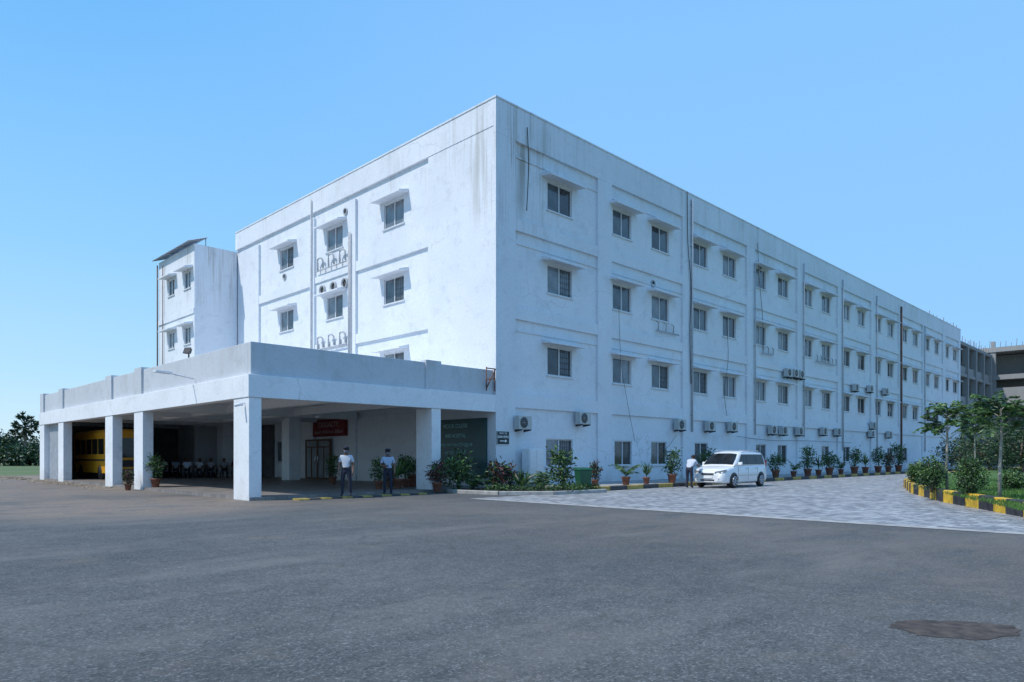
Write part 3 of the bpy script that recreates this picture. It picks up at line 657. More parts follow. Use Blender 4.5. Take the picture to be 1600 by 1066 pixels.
plant('palm',1,(UV(738,-.5),-.5,.1),'dark palm shrub right of the teal board lettering',1.25,False)
plant('croton',2,(UV(683,-.5),-.5,.05),'reddish potted plant at the foot of the right porch column',.95)
GQ = 'potted plants inside the porch'
for (px,v_,k,q,s,lb) in ((592,2.0,'bush',0,.85,'dark bushy potted plant just left of the second guard'),(622,1.8,'spiky',0,1.0,'spiky potted plant just right of the second guard'),(634,2.6,'bush',1,.9,'bushy potted plant second to the right of the second guard'),(646,3.0,'palm',0,1.35,'tall potted palm close behind the right porch column'),(610,3.4,'croton',0,.9,'reddish potted plant behind the second guard'),(520,8,'bush',0,.9,'bushy potted plant left of the first guard near the door')):
    plant(k,q,(UV(px,v_),v_,.12),lb,s,True,GQ)
plant('bush',2,(-10.9,VU(243,-10.9),.12),'potted plant on the porch edge right of a column',.95)
plant('croton',0,(-11.9,VU(200,-11.9),.0),'small potted plant on the ground beside a left porch column',.7)
t = thing('wall_cabinet','white metal meter cabinet standing against the wall behind the palm shrub','cabinet',(UV(832,-.3),-.3,.1))
mb = MB(); mb.box(-.5,.5,-.25,.2,.15,1.75); bevel(mb.build('body','white',t),.02); mb = MB(); mb.box(-.46,-.01,-.275,-.252,.2,1.7); mb.build('door','white',t); mb = MB(); mb.box(.01,.46,-.275,-.252,.2,1.7); mb.build('door','white',t)
mb = MB(); mb.box(-.45,.45,-.2,.15,0,.149); mb.build('plinth','concrete',t)
t = thing('litter_bin','green plastic wheeled bin standing by the painted kerb','bin',(UV(901,-4.0),-4.35,.01),-.5)
mb = MB(); mb.loft([[(-.22,-.22,.06),(.22,-.22,.06),(.22,.22,.06),(-.22,.22,.06)],[(-.29,-.3,.92),(.29,-.3,.92),(.29,.3,.92),(-.29,.3,.92)]],0,False); bevel(mb.build('body','bin',t),.03)
mb = MB(); mb.loft([[(-.32,-.34,.925),(.32,-.34,.925),(.32,.33,.925),(-.32,.33,.925)],[(-.28,-.3,1.0),(.28,-.3,1.0),(.28,.3,1.03),(-.28,.3,1.03)]],0,False); bevel(mb.build('lid','bin',t),.02)
for s in (-1,1):
    mb = MB(); mb.lathe([(.0,-.03),(.09,-.03),(.09,.03),(0,.03)],12); o = mb.build('wheel','rubber',t,(s*.22,.24,.09)); o.rotation_euler = (0,PI/2,0)
LZ = .30
def young_tree(px,py,toppy,label,seed,lean=0,nb=11,nf=5):
    x,y = G(px,py,LZ); h = ZZ(toppy,x,y)-LZ; r = random.Random(seed)
    t = thing('young_tree',label,'tree',(x,y,LZ),r.uniform(0,6),'young trees on the lawn')
    hc = h*.80; mb = MB()
    top = Vector((lean,lean*.3,hc)); mb.tube([(0,0,-.05),(lean*.3+.02,0,hc*.35),(lean*.6-.01,.02,hc*.7),top],[.055,.042,.034,.018],8)
    br = []
    for i in range(nb):
        a = i*2.4+r.uniform(-.3,.3); f = .64+.36*i/(nb-1); z = hc*f; l = r.uniform(.25,.5)*(1.25-.6*(f-.64)/.36); e = Vector((math.cos(a)*l*.9,math.sin(a)*l*.9,z+l*.7)); b0 = Vector((lean*z/hc,lean*.3,z)); mb.tube([b0,b0.lerp(e,.5)+Vector((0,0,.02)),e],[.016,.012,.006],5); br.append((e,a))
    mb.build('trunk','palebark',t)
    mb = MB()
    for (e,a) in br:
        for q in range(nf): frond(mb,e+Vector((r.uniform(-.08,.08),r.uniform(-.08,.08),r.uniform(-.1,.1))),a+r.uniform(-1.6,1.6),r.uniform(.1,1.4),h*.20*r.uniform(.6,1.25),r.uniform(.7,1.9),13,.20,.06,r,None,.006)
    mb.build('crown',LEAVES,t)
young_tree(1480,768,620,'slender young tree with drooping fronds beside the rounded shrub on the lawn',11,.05)
young_tree(1562,781,602,'slender young tree with drooping fronds nearest the right edge of the lawn',12,-.08)
young_tree(1524,752,626,'slender young tree with drooping fronds behind and between the two nearest trees',14,.06,9,5)
def shrub(px,py,toppy,wpx,label,seed,z0=LZ,n=110):
    x,y = G(px,py,z0); Y = CY0+S2*(x+y); h = ZZ(toppy,x,y)-z0; w = wpx*Y/F/2; r = random.Random(seed)
    t = thing('round_shrub',label,'shrub',(x,y,z0),0,'shrubs on the lawn'); mb = MB()
    for i in range(6): a = r.uniform(0,6.28); mb.tube([(0,0,-.03),(math.cos(a)*w*.3,math.sin(a)*w*.3,h*.4),(math.cos(a)*w*.6,math.sin(a)*w*.6,h*.75)],[.03,.02,.008],5)
    mb.build('stem','bark',t); mb = MB(); crown_mb(mb,(0,0,h*.50),(w*.85,w*.85,h*.46),n,22,.09,.045,r,.09); mb.build('foliage',LEAVES,t)
shrub(1456,768,712,42,'rounded dark green shrub at the left end of the lawn',21)
shrub(1516,776,714,46,'rounded green shrub between the two nearest young trees',22)
shrub(1584,766,738,40,'low spreading shrub at the right edge of the lawn',23)
shrub(1431,757,724,20,'small shrub tucked at the far left corner of the lawn',24)
def big_tree(loc,h,w,label,seed,trunk=.25,ncl=150,leaf=.5,group=None,nl=26):
    r = random.Random(seed); t = thing('broadleaf_tree',label,'tree',loc,0,group); mb = MB(); th = h*.35
    mb.tube([(0,0,-.1),(.1,0,th*.5),(0,.1,th),(0,0,h*.7)],[trunk,trunk*.8,trunk*.65,trunk*.2],8)
    for i in range(8):
        a = r.uniform(0,6.28); z = th*r.uniform(.7,1.2); l = w*r.uniform(.5,.8); mb.tube([(0,0,z),(math.cos(a)*l*.5,math.sin(a)*l*.5,z+h*.15),(math.cos(a)*l,math.sin(a)*l,z+h*.3)],[trunk*.45,trunk*.3,trunk*.08],6)
    mb.build('trunk','bark',t); mb = MB(); crown_mb(mb,(0,0,h*.55),(w,w,h*.45),ncl,nl,leaf,leaf*.5,r,w*.16); mb.build('crown',['leafd','leafd','leafm'],t)
def XY(px,Y):
    X = (px-800)/F*Y; a=(X-CX0)/S2; b_=(Y-CY0)/S2; return ((a+b_)/2,(b_-a)/2,0)
for i,(px,Y,h,w,lb) in enumerate(((1545,60,3.6,2.2,'dark leafy tree behind the young trees, left of two'),(1598,52,4.2,2.2,'dark leafy tree behind the young trees at the right edge'),(1500,70,3.2,2.2,'low dark tree at the far end of the forecourt'))):
    big_tree(XY(px,Y),h,w,lb,40+i,.12,110,.24,'trees at the far end of the forecourt')
for i,(px,Y,h,w,lb) in enumerate(((12,150,5.4,4.5,'dark bushy tree at the far left horizon edge'),(56,170,5.2,5,'bushy tree behind the tall palm on the left horizon'),(-15,150,7,5,'tall dark tree at the left picture edge'),(30,110,2.6,4,'low scrubby tree in front of the palm on the left horizon'))):
    big_tree(XY(px,Y),h,w,lb,60+i,.25,90,.7,'trees on the left horizon')
t = thing('palmyra_palm','tall round headed palm on the left horizon','tree',XY(39,130)); mb = MB(); mb.tube([(0,0,-.1),(.1,0,3),(0,.1,7.0)],[.35,.25,.25],8); mb.build('trunk','bark',t)
r = random.Random(3); mb = MB()
for i in range(70):
    p = ell(r).normalized(); q = Vector((0,0,7.0))+Vector((p.x,p.y,p.z*1.1))*r.uniform(1.0,2.0)
    for j in range(14): d = p+Vector((r.uniform(-.8,.8),r.uniform(-.8,.8),r.uniform(-.8,.6))); mb.leaf(q,d,r.uniform(.6,1.0),.2,r.choice((0,0,1)),r)
    mb.tube([(0,0,6.9),q],.03,4)
mb.build('crown',['leafd','leafd','leafm'],t)
# ------------------------------------------------------------------ unfinished building
UB = thing('unfinished_building','grey unfinished concrete frame building adjoining the far end of the facade','building',(ULEN,0,0))
for z in (0,4.1,8.1,12.1,16.2): mb = MB(); mb.box(.02,20,.3,14,z-.15,z+.25); mb.build('floor_slab','raw',UB)
for u in (.6,5.2,9.8,14.4,19):
    mb = MB(); mb.box(u-.3,u+.3,.2,.9,0,16.05); mb.build('column','raw',UB)
mb = MB(); mb.box(.03,20,5,5.3,0,16); mb.build('back_wall','raw',UB)
for z in (4.36,8.36,12.36): mb = MB(); mb.box(1,20,.5,.6,z,z+1.0); mb.build('low_wall','raw',UB)
for z in (4.6,8.7,12.8,16.9): mb = MB(); mb.box(20.05,34,-22,14,z,z+.7); mb.build('floor_slab','raw',UB)
for v_ in (-21.7,-17.3,-12.9,-8.5,-4.1,.3):
    mb = MB(); mb.box(20.2,20.9,v_-.35,v_+.35,0,16.89); mb.build('column','raw',UB)
    mb = MB(); mb.box(20.2,20.7,v_-.25,v_+.25,17.61,17.61+rng.uniform(.5,1.4)); mb.build('column_stub','raw',UB)
for v_,z in ((-17,5.31),(-12.6,9.41),(-8.2,5.31),(-8.2,13.51),(-3.8,9.41),(-12.6,13.51)):
    mb = MB(); mb.box(20.4,20.6,v_,v_+3.8,z,z+2.2); mb.build('brick_infill','raw',UB)
mb = MB(); mb.box(24,33,-21,13,0.1,16.8); mb.build('interior','raw',UB)
r = random.Random(8)
for i in range(48):
    v_ = -22+i*.65; z = r.uniform(.4,1.6); mb = MB(); mb.tube([(20.5+r.uniform(0,.4),v_,17.55),(20.5+r.uniform(0,.5),v_+r.uniform(-.1,.1),17.6+z)],.025,4); mb.build('reinforcement_bar','rust',UB)
for i in range(22):
    u = -14+i*1.5; z0 = 16.45 if u > 0 else 17.66; mb = MB(); mb.tube([(u,.35,z0-.05),(u+.05,.35,z0+r.uniform(.3,.8))],.03,4); mb.build('reinforcement_bar','rust',UB)
# ------------------------------------------------------------------ people
def skin_body(J, E, name, bonemat, mats, tubes, extra, res=2):
    names = list(J); idx = {n:i for i,n in enumerate(names)}
    me = bpy.data.meshes.new('tmp'); me.from_pydata([J[n][0] for n in names],[(idx[a],idx[b_]) for a,b_ in E],[])
    o = bpy.data.objects.new('tmp_person',me); COL.objects.link(o)
    o.modifiers.new('Skin','SKIN')
    for i,n in enumerate(names):
        s = me.skin_vertices[0].data[i]; rr = J[n][1]; s.radius = rr if hasattr(rr,'__len__') else (rr,rr); s.use_root = (n == 'pelvis')
    sb = o.modifiers.new('S','SUBSURF'); sb.levels = res; sb.render_levels = res
    dg = bpy.context.evaluated_depsgraph_get(); dg.update(); m2 = bpy.data.meshes.new_from_object(o.evaluated_get(dg))
    bpy.data.objects.remove(o)
    segs = [(Vector(J[a][0]),Vector(J[b_][0]),bonemat.get(a+'-'+b_,0)) for a,b_ in E]
    V = [tuple(v.co) for v in m2.vertices]; Fc = [tuple(p.vertices) for p in m2.polygons]; MI = []
    for p in m2.polygons:
        c = p.center; best = 9; mi = 0
        for a,b_,q in segs:
            ab = b_-a; t = max(0,min(1,(c-a).dot(ab)/ab.length_squared)); d = (c-(a+ab*t)).length
            if d < best: best = d; mi = q
        MI.append(mi)
    bpy.data.meshes.remove(m2)
    mb = MB(); mb.v = V; mb.f = Fc; mb.mi = MI; mb.sm = [True]*len(Fc)
    for pts,rr in tubes: mb.tube(pts,rr,6,2)
    for pts,rr,mi in extra: mb.tube(pts,rr,6,mi)
    return mb.mesh(name, mats)
# material slots: 0 shirt 1 trousers 2 skin 3 shoe 4 hair
def person_mesh(P, mats, name='body'):
    J = {}
    J['pelvis']=(P['pelvis'],(.155,.115)); J['waist']=(P['waist'],(.145,.105)); J['chest']=(P['chest'],(.17,.12)); J['neckb']=(P['neckb'],(.08,.075)); J['neck']=(P['neck'],(.058,.06)); J['jaw']=(P['jaw'],(.078,.085)); J['head']=(P['head'],(.092,.108)); J['crown']=(P['crown'],(.07,.08))
    E=[('pelvis','waist'),('waist','chest'),('chest','neckb'),('neckb','neck'),('neck','jaw'),('jaw','head'),('head','crown')]; bm_={'neckb-neck':2,'neck-jaw':2,'jaw-head':2,'head-crown':4}
    tubes=[]; extra=[]
    for s in ('L','R'):
        J['sh'+s]=(P['sh'+s],.075); J['mid'+s]=(tuple((Vector(P['sh'+s])*.35+Vector(P['el'+s])*.65)),.058); J['el'+s]=(P['el'+s],.05); J['wr'+s]=(P['wr'+s],.036); J['ha'+s]=(P['ha'+s],(.045,.024))
        E+=[('chest','sh'+s),('sh'+s,'mid'+s),('mid'+s,'el'+s),('el'+s,'wr'+s),('wr'+s,'ha'+s)]; bm_['mid%s-el%s'%(s,s)]=2; bm_['el%s-wr%s'%(s,s)]=2; bm_['wr%s-ha%s'%(s,s)]=2
        J['hip'+s]=(P['hip'+s],.10); J['kn'+s]=(P['kn'+s],.068); J['an'+s]=(P['an'+s],.05); J['to'+s]=(P['to'+s],(.045,.035))
        E+=[('pelvis','hip'+s),('hip'+s,'kn'+s),('kn'+s,'an'+s),('an'+s,'to'+s)]; bm_['pelvis-hip'+s]=1; bm_['hip%s-kn%s'%(s,s)]=1; bm_['kn%s-an%s'%(s,s)]=1; bm_['an%s-to%s'%(s,s)]=3
        w=Vector(P['wr'+s]); h=Vector(P['ha'+s]); d=(h-w).normalized(); side=d.cross(Vector((1,0,0))); side = side.normalized() if side.length>.2 else Vector((0,1,0)); nrm=d.cross(side)
        if s=='R': nrm=-nrm
        for q,l in enumerate((.07,.08,.075,.06)):
            b0=h+side*(q-1.5)*.02; tubes.append(([b0-d*.01,b0+d*l*.5,b0+d*l*.85+nrm*.02,b0+d*l+nrm*.035],[.0095,.009,.008,.006]))
        b0=w+d*.03-side*.03; tubes.append(([b0,b0-side*.025+d*.03,b0-side*.03+d*.06+nrm*.01],[.012,.01,.007]))
    hd=Vector(P['head']); up=(Vector(P['crown'])-Vector(P['jaw'])).normalized(); x=Vector((1,0,0)); fw = x.cross(up)
    if fw.y > 0: fw=-fw
    extra.append(([hd+fw*.095,hd+fw*.125-up*.035,hd+fw*.1-up*.045],[.01,.016,.01],2))
    extra.append(([hd+fw*.088-up*.075-x*.025,hd+fw*.1-up*.075,hd+fw*.088-up*.075+x*.025],[.006,.009,.006],3))
    for s in (-1,1):
        extra.append(([hd+fw*.09+up*.005+x*s*.022,hd+fw*.093+up*.005+x*s*.046],[.008,.008],4)); extra.append(([hd+x*s*.085+up*.02,hd+x*s*.1-up*.01-fw*.01,hd+x*s*.088-up*.045],[.012,.02,.01],2))
    return skin_body(J,E,name,bm_,mats,tubes,extra), hd, up, fw
def standing(armL=None,armR=None,stance=.1):
    P=dict(pelvis=(0,0,.97),waist=(0,.005,1.12),chest=(0,.005,1.32),neckb=(0,.015,1.465),neck=(0,.01,1.51),jaw=(0,-.015,1.57),head=(0,-.005,1.655),crown=(0,.005,1.715))
    for s,n in ((-1,'R'),(1,'L')):
        P['sh'+n]=(s*.18,.01,1.42); P['el'+n]=(s*.25,.03,1.13); P['wr'+n]=(s*.25,-.06,.89); P['ha'+n]=(s*.245,-.085,.81)
        P['hip'+n]=(s*.095,0,.9); P['kn'+n]=(s*(stance+.005),-.01,.49); P['an'+n]=(s*(stance+.015),.025,.085); P['to'+n]=(s*(stance+.04),-.13,.045)
    for n,a in (('L',armL),('R',armR)):
        if a: P['el'+n],P['wr'+n],P['ha'+n]=a
    return P
def cap_child(t,hd,up,fw,mat='navy'):
    mb=MB(); x=Vector((1,0,0)); rings=[]
    for rr,h in ((.112,.035),(.116,.06),(.118,.09),(.10,.118),(.03,.128)):
        rings.append([hd+up*h+x*math.cos(a)*rr*.92+fw*math.sin(a)*rr*1.05 for a in [2*PI*q/16 for q in range(16)]])
    mb.loft(rings); mb.loft([[hd+up*.045+fw*.1+x*.07,hd+up*.04+fw*.17+x*.05,hd+up*.04+fw*.17-x*.05,hd+up*.045+fw*.1-x*.07],[hd+up*.057+fw*.1+x*.07,hd+up*.05+fw*.17+x*.05,hd+up*.05+fw*.17-x*.05,hd+up*.057+fw*.1-x*.07]],0,False)
    mb.build('cap',mat,t)
def hair_child(t,hd,up,fw):
    mb=MB(); x=Vector((1,0,0)); rings=[]
    for rr,h,o in ((.10,-.04,-.035),(.112,.0,-.025),(.116,.045,-.012),(.102,.085,-.005),(.05,.115,0),(.01,.12,0)):
        rings.append([hd+up*h+fw*o+x*math.cos(a)*rr*.9+fw*math.sin(a)*rr for a in [2*PI*q/16 for q in range(16)]])
    mb.loft(rings); mb.build('hair','hair',t)
def mask_child(t,hd,up,fw):
    mb=MB(); x=Vector((1,0,0)); rings=[]
    for h,o in ((-.105,.085),(-.08,.112),(-.055,.128),(-.035,.115)):
        rings.append([hd+up*h+fw*(o*math.cos(a))*1.0+x*math.sin(a)*.084 for a in [-1.1+2.2*q/8 for q in range(9)]])
    mb.loft(rings,0,True,False,False); mb.build('mask','mask',t)
def belt_child(t):
    mb=MB(); mb.lathe([(.10,-.02),(.165,-.02),(.165,.025),(.1,.025)],20); o=mb.build('belt','shoe',t,(0,0,1.02)); o.scale=(1,.76,1)
gx,gy=UV(541,-.95),-.95
me,hd,up,fw=person_mesh(standing(stance=.13),['shirtw','navy','skin','shoe','hair'])
t=thing('person','security guard in white shirt, dark cap and mask before the glass door','person',(gx,gy,.065),-.75); inst('body',me,t); cap_child(t,hd,up,fw); mask_child(t,hd,up,fw); belt_child(t)
gx,gy=UV(606,-.4),-.4
me,hd,up,fw=person_mesh(standing(armR=((-.27,.0,1.14),(-.12,-.2,1.12),(-.05,-.23,1.13)),stance=.11),['shirtb','navy','skin','shoe','hair'])
t=thing('person','security guard in pale blue shirt with raised forearm, nearer the right porch column','person',(gx,gy,.005),-.6); inst('body',me,t); cap_child(t,hd,up,fw); mask_child(t,hd,up,fw); belt_child(t)
P=dict(pelvis=(0,.02,.93),waist=(0,-.06,1.05),chest=(0,-.18,1.2),neckb=(0,-.28,1.31),neck=(0,-.31,1.345),jaw=(0,-.37,1.375),head=(0,-.41,1.44),crown=(0,-.43,1.5))
for s,n in ((-1,'R'),(1,'L')):
    P['sh'+n]=(s*.18,-.24,1.27); P['el'+n]=(s*.24,-.38,1.05); P['wr'+n]=(s*.18,-.58,1.0); P['ha'+n]=(s*.17,-.65,1.01); P['hip'+n]=(s*.095,.02,.87); P['kn'+n]=(s*.11,-.02,.48); P['an'+n]=(s*.12,.04,.085); P['to'+n]=(s*.14,-.12,.045)
me,hd,up,fw=person_mesh(P,['shirtw','navy','skin','shoe','hair'])
t=thing('person','man in white shirt and dark trousers leaning over the bonnet of the white car','person',(7.28,-5.45,.01),PI/2+.05); inst('body',me,t); hair_child(t,hd,up,fw)
P=dict(pelvis=(0,.03,.52),waist=(0,.05,.66),chest=(0,.06,.86),neckb=(0,.05,1.0),neck=(0,.04,1.05),jaw=(0,.01,1.11),head=(0,.01,1.19),crown=(0,.02,1.25))
for s,n in ((-1,'R'),(1,'L')):
    P['sh'+n]=(s*.18,.06,.96); P['el'+n]=(s*.23,-.02,.7); P['wr'+n]=(s*.14,-.24,.64); P['ha'+n]=(s*.11,-.31,.62); P['hip'+n]=(s*.1,0,.52); P['kn'+n]=(s*.13,-.42,.52); P['an'+n]=(s*.12,-.40,.085); P['to'+n]=(s*.13,-.55,.045)
seat_me=[]
for mm in ('shirtg','shirtw','shirtb','shirtr'): seat_me.append(person_mesh(P,[mm,'navy','skin','shoe','hair'])[0])
chairp=None
def chair(loc,rz,label):
    global chairp
    if chairp is None:
        t=thing('waiting_chair',label,'chair',loc,rz,'waiting chairs in the porch'); mb=MB(); mb.box(-.25,.25,-.28,.22,.37,.41); bevel(mb.build('seat','steel',t),.01)
        mb=MB(); mb.box(-.25,.25,.22,.26,.41,.85); bevel(mb.build('backrest','steel',t),.01)
        for sx in (-.22,.22):
            for sy in (-.24,.22): mb=MB(); mb.tube([(sx,sy,0),(sx,sy,.37)],.018,6); mb.build('leg','blackmetal',t)
        chairp=t
    else: dup(chairp,label,loc,rz)
seats=[]
words=['grey','white','pale blue','maroon']
ords=['first','second','third','fourth','fifth','sixth','seventh','eighth','ninth','tenth']
for i in range(8): seats.append((-6.3+i*.72,27.4+rng.uniform(-.2,.2),-.4+rng.uniform(-.3,.3),i,'back'))
for i in range(7): seats.append((-5.6+i*.75,25.2+rng.uniform(-.15,.15),-.5+rng.uniform(-.3,.3),i,'middle'))
for i in range(6): seats.append((-5.0+i*.78,23.0+rng.uniform(-.15,.15),-.5+rng.uniform(-.3,.3),i,'front'))
for j,(x,y,rz,k,row_) in enumerate(seats):
    w=(j*3+j//3) % 4
    chair((x,y,.12),rz,'steel waiting chair under the visitor who is %s from left in the %s row'%(ords[k],row_))
    t=thing('person','seated visitor in %s top under the porch, %s from left in the %s row'%(words[w],ords[k],row_),'person',(x,y,.12),rz,'visitors seated under the porch'); inst('body',seat_me[w],t)
# ------------------------------------------------------------------ car
def lerp_tab(tab,x):
    for (a,b_) in zip(tab[:-1],tab[1:]):
        if a[0] <= x <= b_[0]:
            t=(x-a[0])/(b_[0]-a[0]); return a[1]+(b_[1]-a[1])*t
    return tab[-1][1] if x > tab[-1][0] else tab[0][1]
CAR=thing('parked_car','white people carrier parked on the forecourt with its bonnet towards the man','car',(7.95,-6.0,.01))
hoodz=[(0,.60),(.06,.76),(.2,.87),(.6,.97),(1.0,1.04),(1.3,1.08),(4.2,1.10),(4.45,1.06),(4.55,.9)]
halfw=[(0,.52),(.06,.68),(.2,.80),(.5,.865),(1.0,.885),(3.8,.885),(4.3,.85),(4.5,.78),(4.55,.7)]
botz=[(0,.30),(.1,.24),(.5,.22),(4.2,.24),(4.55,.34)]
xs=[0,.02,.04,.08,.12,.18,.25,.4,.6,.8,1.0,1.2,1.5,2,2.5,3,3.5,3.9,4.2,4.35,4.45,4.52,4.55]
mb=MB(); rings=[]
for x in xs:
    w=lerp_tab(halfw,x); t_=lerp_tab(hoodz,x); b0=lerp_tab(botz,x); m_=(b0+t_)/2
    half=[(w*.93,b0),(w*.985,b0+.08),(w,m_-.02),(w*.995,m_+.12),(w*.975,t_-.12),(w*.94,t_-.04),(w*.82,t_),(w*.4,t_+.025)]
    rings.append([(x,-y,z) for y,z in half]+[(x,y,z) for y,z in reversed(half)])
mb.loft(rings,0,True); body=mb.build('body','carpaint',CAR)
roof=[(.95,1.03),(1.35,1.36),(1.72,1.60),(1.95,1.69),(2.4,1.735),(3.2,1.735),(3.9,1.70),(4.2,1.66),(4.38,1.40),(4.50,1.05)]
mb=MB(); rings=[]
for (x,z) in roof:
    base=1.02; wb=.84*min(1,lerp_tab(halfw,x)/.885); wt=wb-.17*(z-base)/.7; zz=max(z,base+.01)
    half=[(wb,base),(wb-.04*(zz-base)/.7,base+(zz-base)*.35),(wt+.02,base+(zz-base)*.88),(wt-.06,zz-.005),(wt*.45,zz+.02)]
    rings.append([(x,-y,z_) for y,z_ in half]+[(x,y,z_) for y,z_ in reversed(half)])
mb.loft(rings,0,True); mb.build('cabin','carpaint',CAR)
def sidepane(x0b,x1b,x0t,x1t,name='side_window',mat='carglass',o=0):
    for s in (-1,1):
        mb=MB(); zb,zt=1.09,1.58; yb,yt=.84+o,.752+o
        mb.face([(x0b,s*yb,zb),(x1b,s*yb,zb),(x1t,s*yt,zt),(x0t,s*yt,zt)]); mb.build(name,mat,CAR)
sidepane(1.42,2.28,1.82,2.28); sidepane(2.36,3.22,2.36,3.22); sidepane(3.30,4.12,3.30,4.02)
sidepane(2.281,2.359,2.281,2.359,'door_pillar','blackmetal',.001); sidepane(3.221,3.299,3.221,3.299,'door_pillar','blackmetal',.001)
mb=MB(); rows=[]
for (x,z,w) in ((1.02,1.105,.76),(1.35,1.378,.72),(1.70,1.605,.62)): rows.append([(x-.02,-w,z-.01),(x-.03,-w*.5,z+.025),(x-.03,w*.5,z+.025),(x-.02,w,z-.01)])
mb.loft(rows,0,True,False,False); mb.build('windshield','carglass',CAR)
mb=MB(); mb.face([(4.40,-.6,1.42),(4.40,.6,1.42),(4.27,.55,1.62),(4.27,-.55,1.62)]); mb.build('rear_window','carglass',CAR)
for s in (-1,1):
    mb=MB(); mb.loft([[(.015,s*.36,.66),(.035,s*.36,.77),(.12,s*.36,.77),(.12,s*.36,.66)],[(.055,s*.64,.67),(.085,s*.64,.82),(.2,s*.64,.82),(.2,s*.64,.67)],[(.20,s*.81,.73),(.27,s*.825,.87),(.36,s*.80,.87),(.36,s*.79,.73)]],0,False); mb.build('headlight','lens',CAR)
    mb=MB(); mb.lathe([(0,-.02),(.055,-.02),(.055,.02),(0,.02)],12,axis='y'); o=mb.build('fog_light','lens',CAR,(.045,s*.54,.42)); o.rotation_euler.z=PI/2+.4*s
    mb=MB(); mb.box(4.38,4.50,s*.72-.06,s*.72+.06,.92,1.3); bevel(mb.build('tail_light','redlens',CAR),.02)
    mb=MB(); mb.loft([[(1.32,s*.85,1.08),(1.48,s*.85,1.08),(1.48,s*.85,1.2),(1.35,s*.85,1.2)],[(1.34,s*1.04,1.09),(1.46,s*1.04,1.09),(1.46,s*1.03,1.22),(1.36,s*1.03,1.22)]],0,False); bevel(mb.build('wing_mirror','carpaint',CAR),.02)
    mb=MB(); mb.tube([(2.0,s*.62,1.74),(2.1,s*.62,1.79),(3.8,s*.62,1.77),(3.9,s*.62,1.72)],.02,6); mb.build('roof_rail','alloy',CAR)
    mb=MB(); mb.box(1.3,3.3,s*.886-.006,s*.886+.006,.56,.6); mb.build('side_trim','alloy',CAR)
    for x in (2.15,3.1): mb=MB(); mb.box(x-.09,x+.09,s*.875-.02,s*.875+.02,.90,.925); mb.build('door_handle','alloy',CAR)
    for x in (1.32,2.32,3.26): mb=MB(); mb.box(x-.004,x+.004,s*.884-.004,s*.884+.004,.34,.98); mb.build('door_seam','blackmetal',CAR)
mb=MB(); mb.box(-.010,.1,-.32,.32,.60,.70); bevel(mb.build('grille','blackmetal',CAR),.02)
for z in (.625,.675): mb=MB(); mb.box(-.018,-.011,-.31,.31,z-.010,z+.010); mb.build('grille_bar','chrome',CAR)
mb=MB(); mb.box(-.008,.1,-.36,.36,.33,.41); bevel(mb.build('air_intake','blackmetal',CAR),.02)
mb=MB(); mb.box(-.03,-.011,-.25,.25,.46,.57); mb.build('number_plate','textwhite',CAR)
for x in (.9,3.66):
    for s in (-1,1):
        mb=MB(); mb.lathe([(.0,0),(.37,0),(.37,.012),(0,.012)],28,axis='y'); o=mb.build('wheel_arch','blackmetal',CAR,(x,s*.883-.006,.36))
        W=MB(); W.lathe([(.0,-.10),(.22,-.10),(.31,-.09),(.33,-.05),(.33,.05),(.31,.09),(.22,.10),(0,.10)],26,axis='y'); wo=W.build('wheel','rubber',CAR,(x,s*.82,.325))
        mb=MB(); mb.lathe([(.0,s*.112),(.05,s*.112),(.06,s*.106),(.06,s*.10),(0,s*.10)],14,axis='y')
        for q in range(6):
            a=q*PI/3; ca,sa=math.cos(a),math.sin(a); mb.tube([(.04*ca,s*.106,.04*sa),(.2*ca,s*.106,.2*sa)],.024,6)
        mb.tube([(.205*math.cos(a),s*.104,.205*math.sin(a)) for a in [2*PI*q/24 for q in range(25)]],.02,6); mb.build('rim','alloy',wo)
# ------------------------------------------------------------------ bus
BUS=thing('parked_bus','yellow bus parked in the shade at the far end of the porch','bus',(-8.5,22.4,.12))
mb=MB(); rings=[]
for (y,w,zt,zb) in ((0,1.0,2.5,.55),(.05,1.1,2.85,.42),(.25,1.18,2.98,.38),(7,1.18,2.98,.38),(7.2,1.1,2.9,.45)):
    rings.append([(-w,y,zb),(-w,y,zt-.25),(-w+.12,y,zt-.06),(-w+.4,y,zt),(w-.4,y,zt),(w-.12,y,zt-.06),(w,y,zt-.25),(w,y,zb)])
mb.loft(rings,0,False); bevel(mb.build('body','busy',BUS),.03)
mb=MB(); mb.face([(-.98,-.012,1.3),(.98,-.012,1.3),(.96,-.012,2.45),(-.96,-.012,2.45)]); mb.build('windshield','carglass',BUS)
mb=MB(); mb.box(-.55,.55,-.02,.05,.75,1.15); mb.build('grille','blackmetal',BUS); mb=MB(); mb.box(-1.1,1.1,-.1,.1,.4,.62); bevel(mb.build('bumper','blackmetal',BUS),.03)
for s in (-1,1):
    mb=MB(); mb.lathe([(0,-.03),(.12,-.03),(.13,.02),(0,.02)],14,axis='y'); mb.build('headlight','lens',BUS,(s*.78,0,1.0))
    for q in range(5): mb=MB(); x=s*1.184; y=.5+q*1.26; mb.face([(x,y,1.5),(x,y+1.12,1.5),(x,y+1.12,2.4),(x,y,2.4)]); mb.build('side_window','carglass',BUS)
    mb=MB(); mb.box(s*1.186-.003,s*1.186+.003,.3,6.9,1.1,1.2); mb.build('stripe','blackmetal',BUS)
    for y in (1.3,5.4): mb=MB(); mb.lathe([(0,-.12),(.42,-.12),(.45,0),(.42,.12),(0,.12)],20,axis='y'); o=mb.build('wheel','rubber',BUS,(s*1.07,y,.44)); o.rotation_euler.z=PI/2
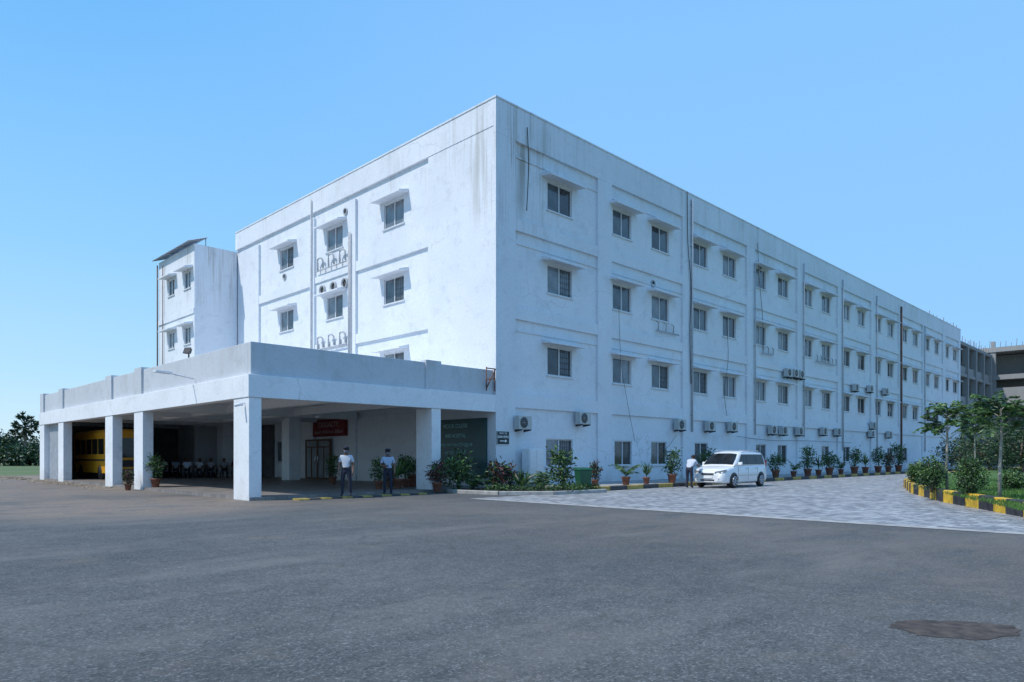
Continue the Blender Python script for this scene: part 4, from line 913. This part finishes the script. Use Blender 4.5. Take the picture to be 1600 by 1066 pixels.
# ------------------------------------------------------------------ light, sky, camera
cam=bpy.data.cameras.new('camera'); co=bpy.data.objects.new('camera',cam); COL.objects.link(co); scene.camera=co
cu=-(CX0+CY0)*S2; cv=-(CY0-CX0)*S2
co.location=(cu,cv,H); co.rotation_euler=(PI/2,0,-PI/4)
cam.sensor_width=36; cam.lens=F/1600*36; cam.shift_y=(HZ-533)/1600; cam.clip_end=6000; cam.clip_start=.1
trav=Vector((.54,-.20,-.81)).normalized()
sun=bpy.data.lights.new('sun','SUN'); so=bpy.data.objects.new('sun',sun); COL.objects.link(so); sun.energy=3.6; sun.angle=math.radians(.5); sun.color=(1,.96,.90)
so.rotation_euler=trav.to_track_quat('-Z','Y').to_euler(); so.location=(0,0,60)
w=bpy.data.worlds.new('World'); scene.world=w; w.use_nodes=True; nt=w.node_tree; bg=nt.nodes['Background']; out=nt.nodes['World Output']
sk=nt.nodes.new('ShaderNodeTexSky'); sk.sky_type='NISHITA'; sk.sun_disc=False; sk.sun_elevation=math.asin(-trav.z); sk.sun_rotation=math.atan2(-trav.x,-trav.y); sk.air_density=1.3; sk.dust_density=.4; sk.ozone_density=3
nt.links.new(sk.outputs[0],bg.inputs[0]); bg.inputs[1].default_value=.13
tc=nt.nodes.new('ShaderNodeTexCoord'); sp=nt.nodes.new('ShaderNodeSeparateXYZ'); nt.links.new(tc.outputs['Generated'],sp.inputs[0])
left=ramp(nt,sp.outputs[2],[(0,(.66,.86,1.0)),(.10,(.46,.76,1.0)),(.25,(.30,.64,1.0)),(.5,(.16,.49,.97)),(1,(.10,.34,.88))])
right=ramp(nt,sp.outputs[2],[(0,(.42,.70,1.0)),(.10,(.30,.61,1.0)),(.5,(.25,.56,1.0)),(1,(.12,.36,.90))])
# azimuth blend: paler and deeper sky towards the low western side, flat blue on the other
az=nt.nodes.new('ShaderNodeVectorMath'); az.operation='DOT_PRODUCT'; nt.links.new(tc.outputs['Generated'],az.inputs[0]); az.inputs[1].default_value=(-S2,S2,0)
mr=nt.nodes.new('ShaderNodeMapRange'); nt.links.new(az.outputs['Value'],mr.inputs[0]); mr.inputs[1].default_value=-.1; mr.inputs[2].default_value=.6; mr.interpolation_type='SMOOTHSTEP'
hz=mix(nt,right,left,mr.outputs[0])
cl=ramp(nt,noise(nt,3.6,8,(1,1,4.5),'Generated',.68),[(.55,0),(.76,.55)])
low=math_(nt,'MULTIPLY',ramp(nt,sp.outputs[2],[(.05,1),(.24,0)]),mr.outputs[0])
hz=mix(nt,hz,(.88,.95,1),math_(nt,'MULTIPLY',cl,low))
bg2=nt.nodes.new('ShaderNodeBackground'); nt.links.new(hz,bg2.inputs[0]); bg2.inputs[1].default_value=1.04
mx=nt.nodes.new('ShaderNodeMixShader'); mx.inputs[0].default_value=.94; nt.links.new(bg.outputs[0],mx.inputs[1]); nt.links.new(bg2.outputs[0],mx.inputs[2]); nt.links.new(mx.outputs[0],out.inputs[0])
scene.view_settings.view_transform='Standard'; scene.view_settings.look='None'; scene.view_settings.exposure=0
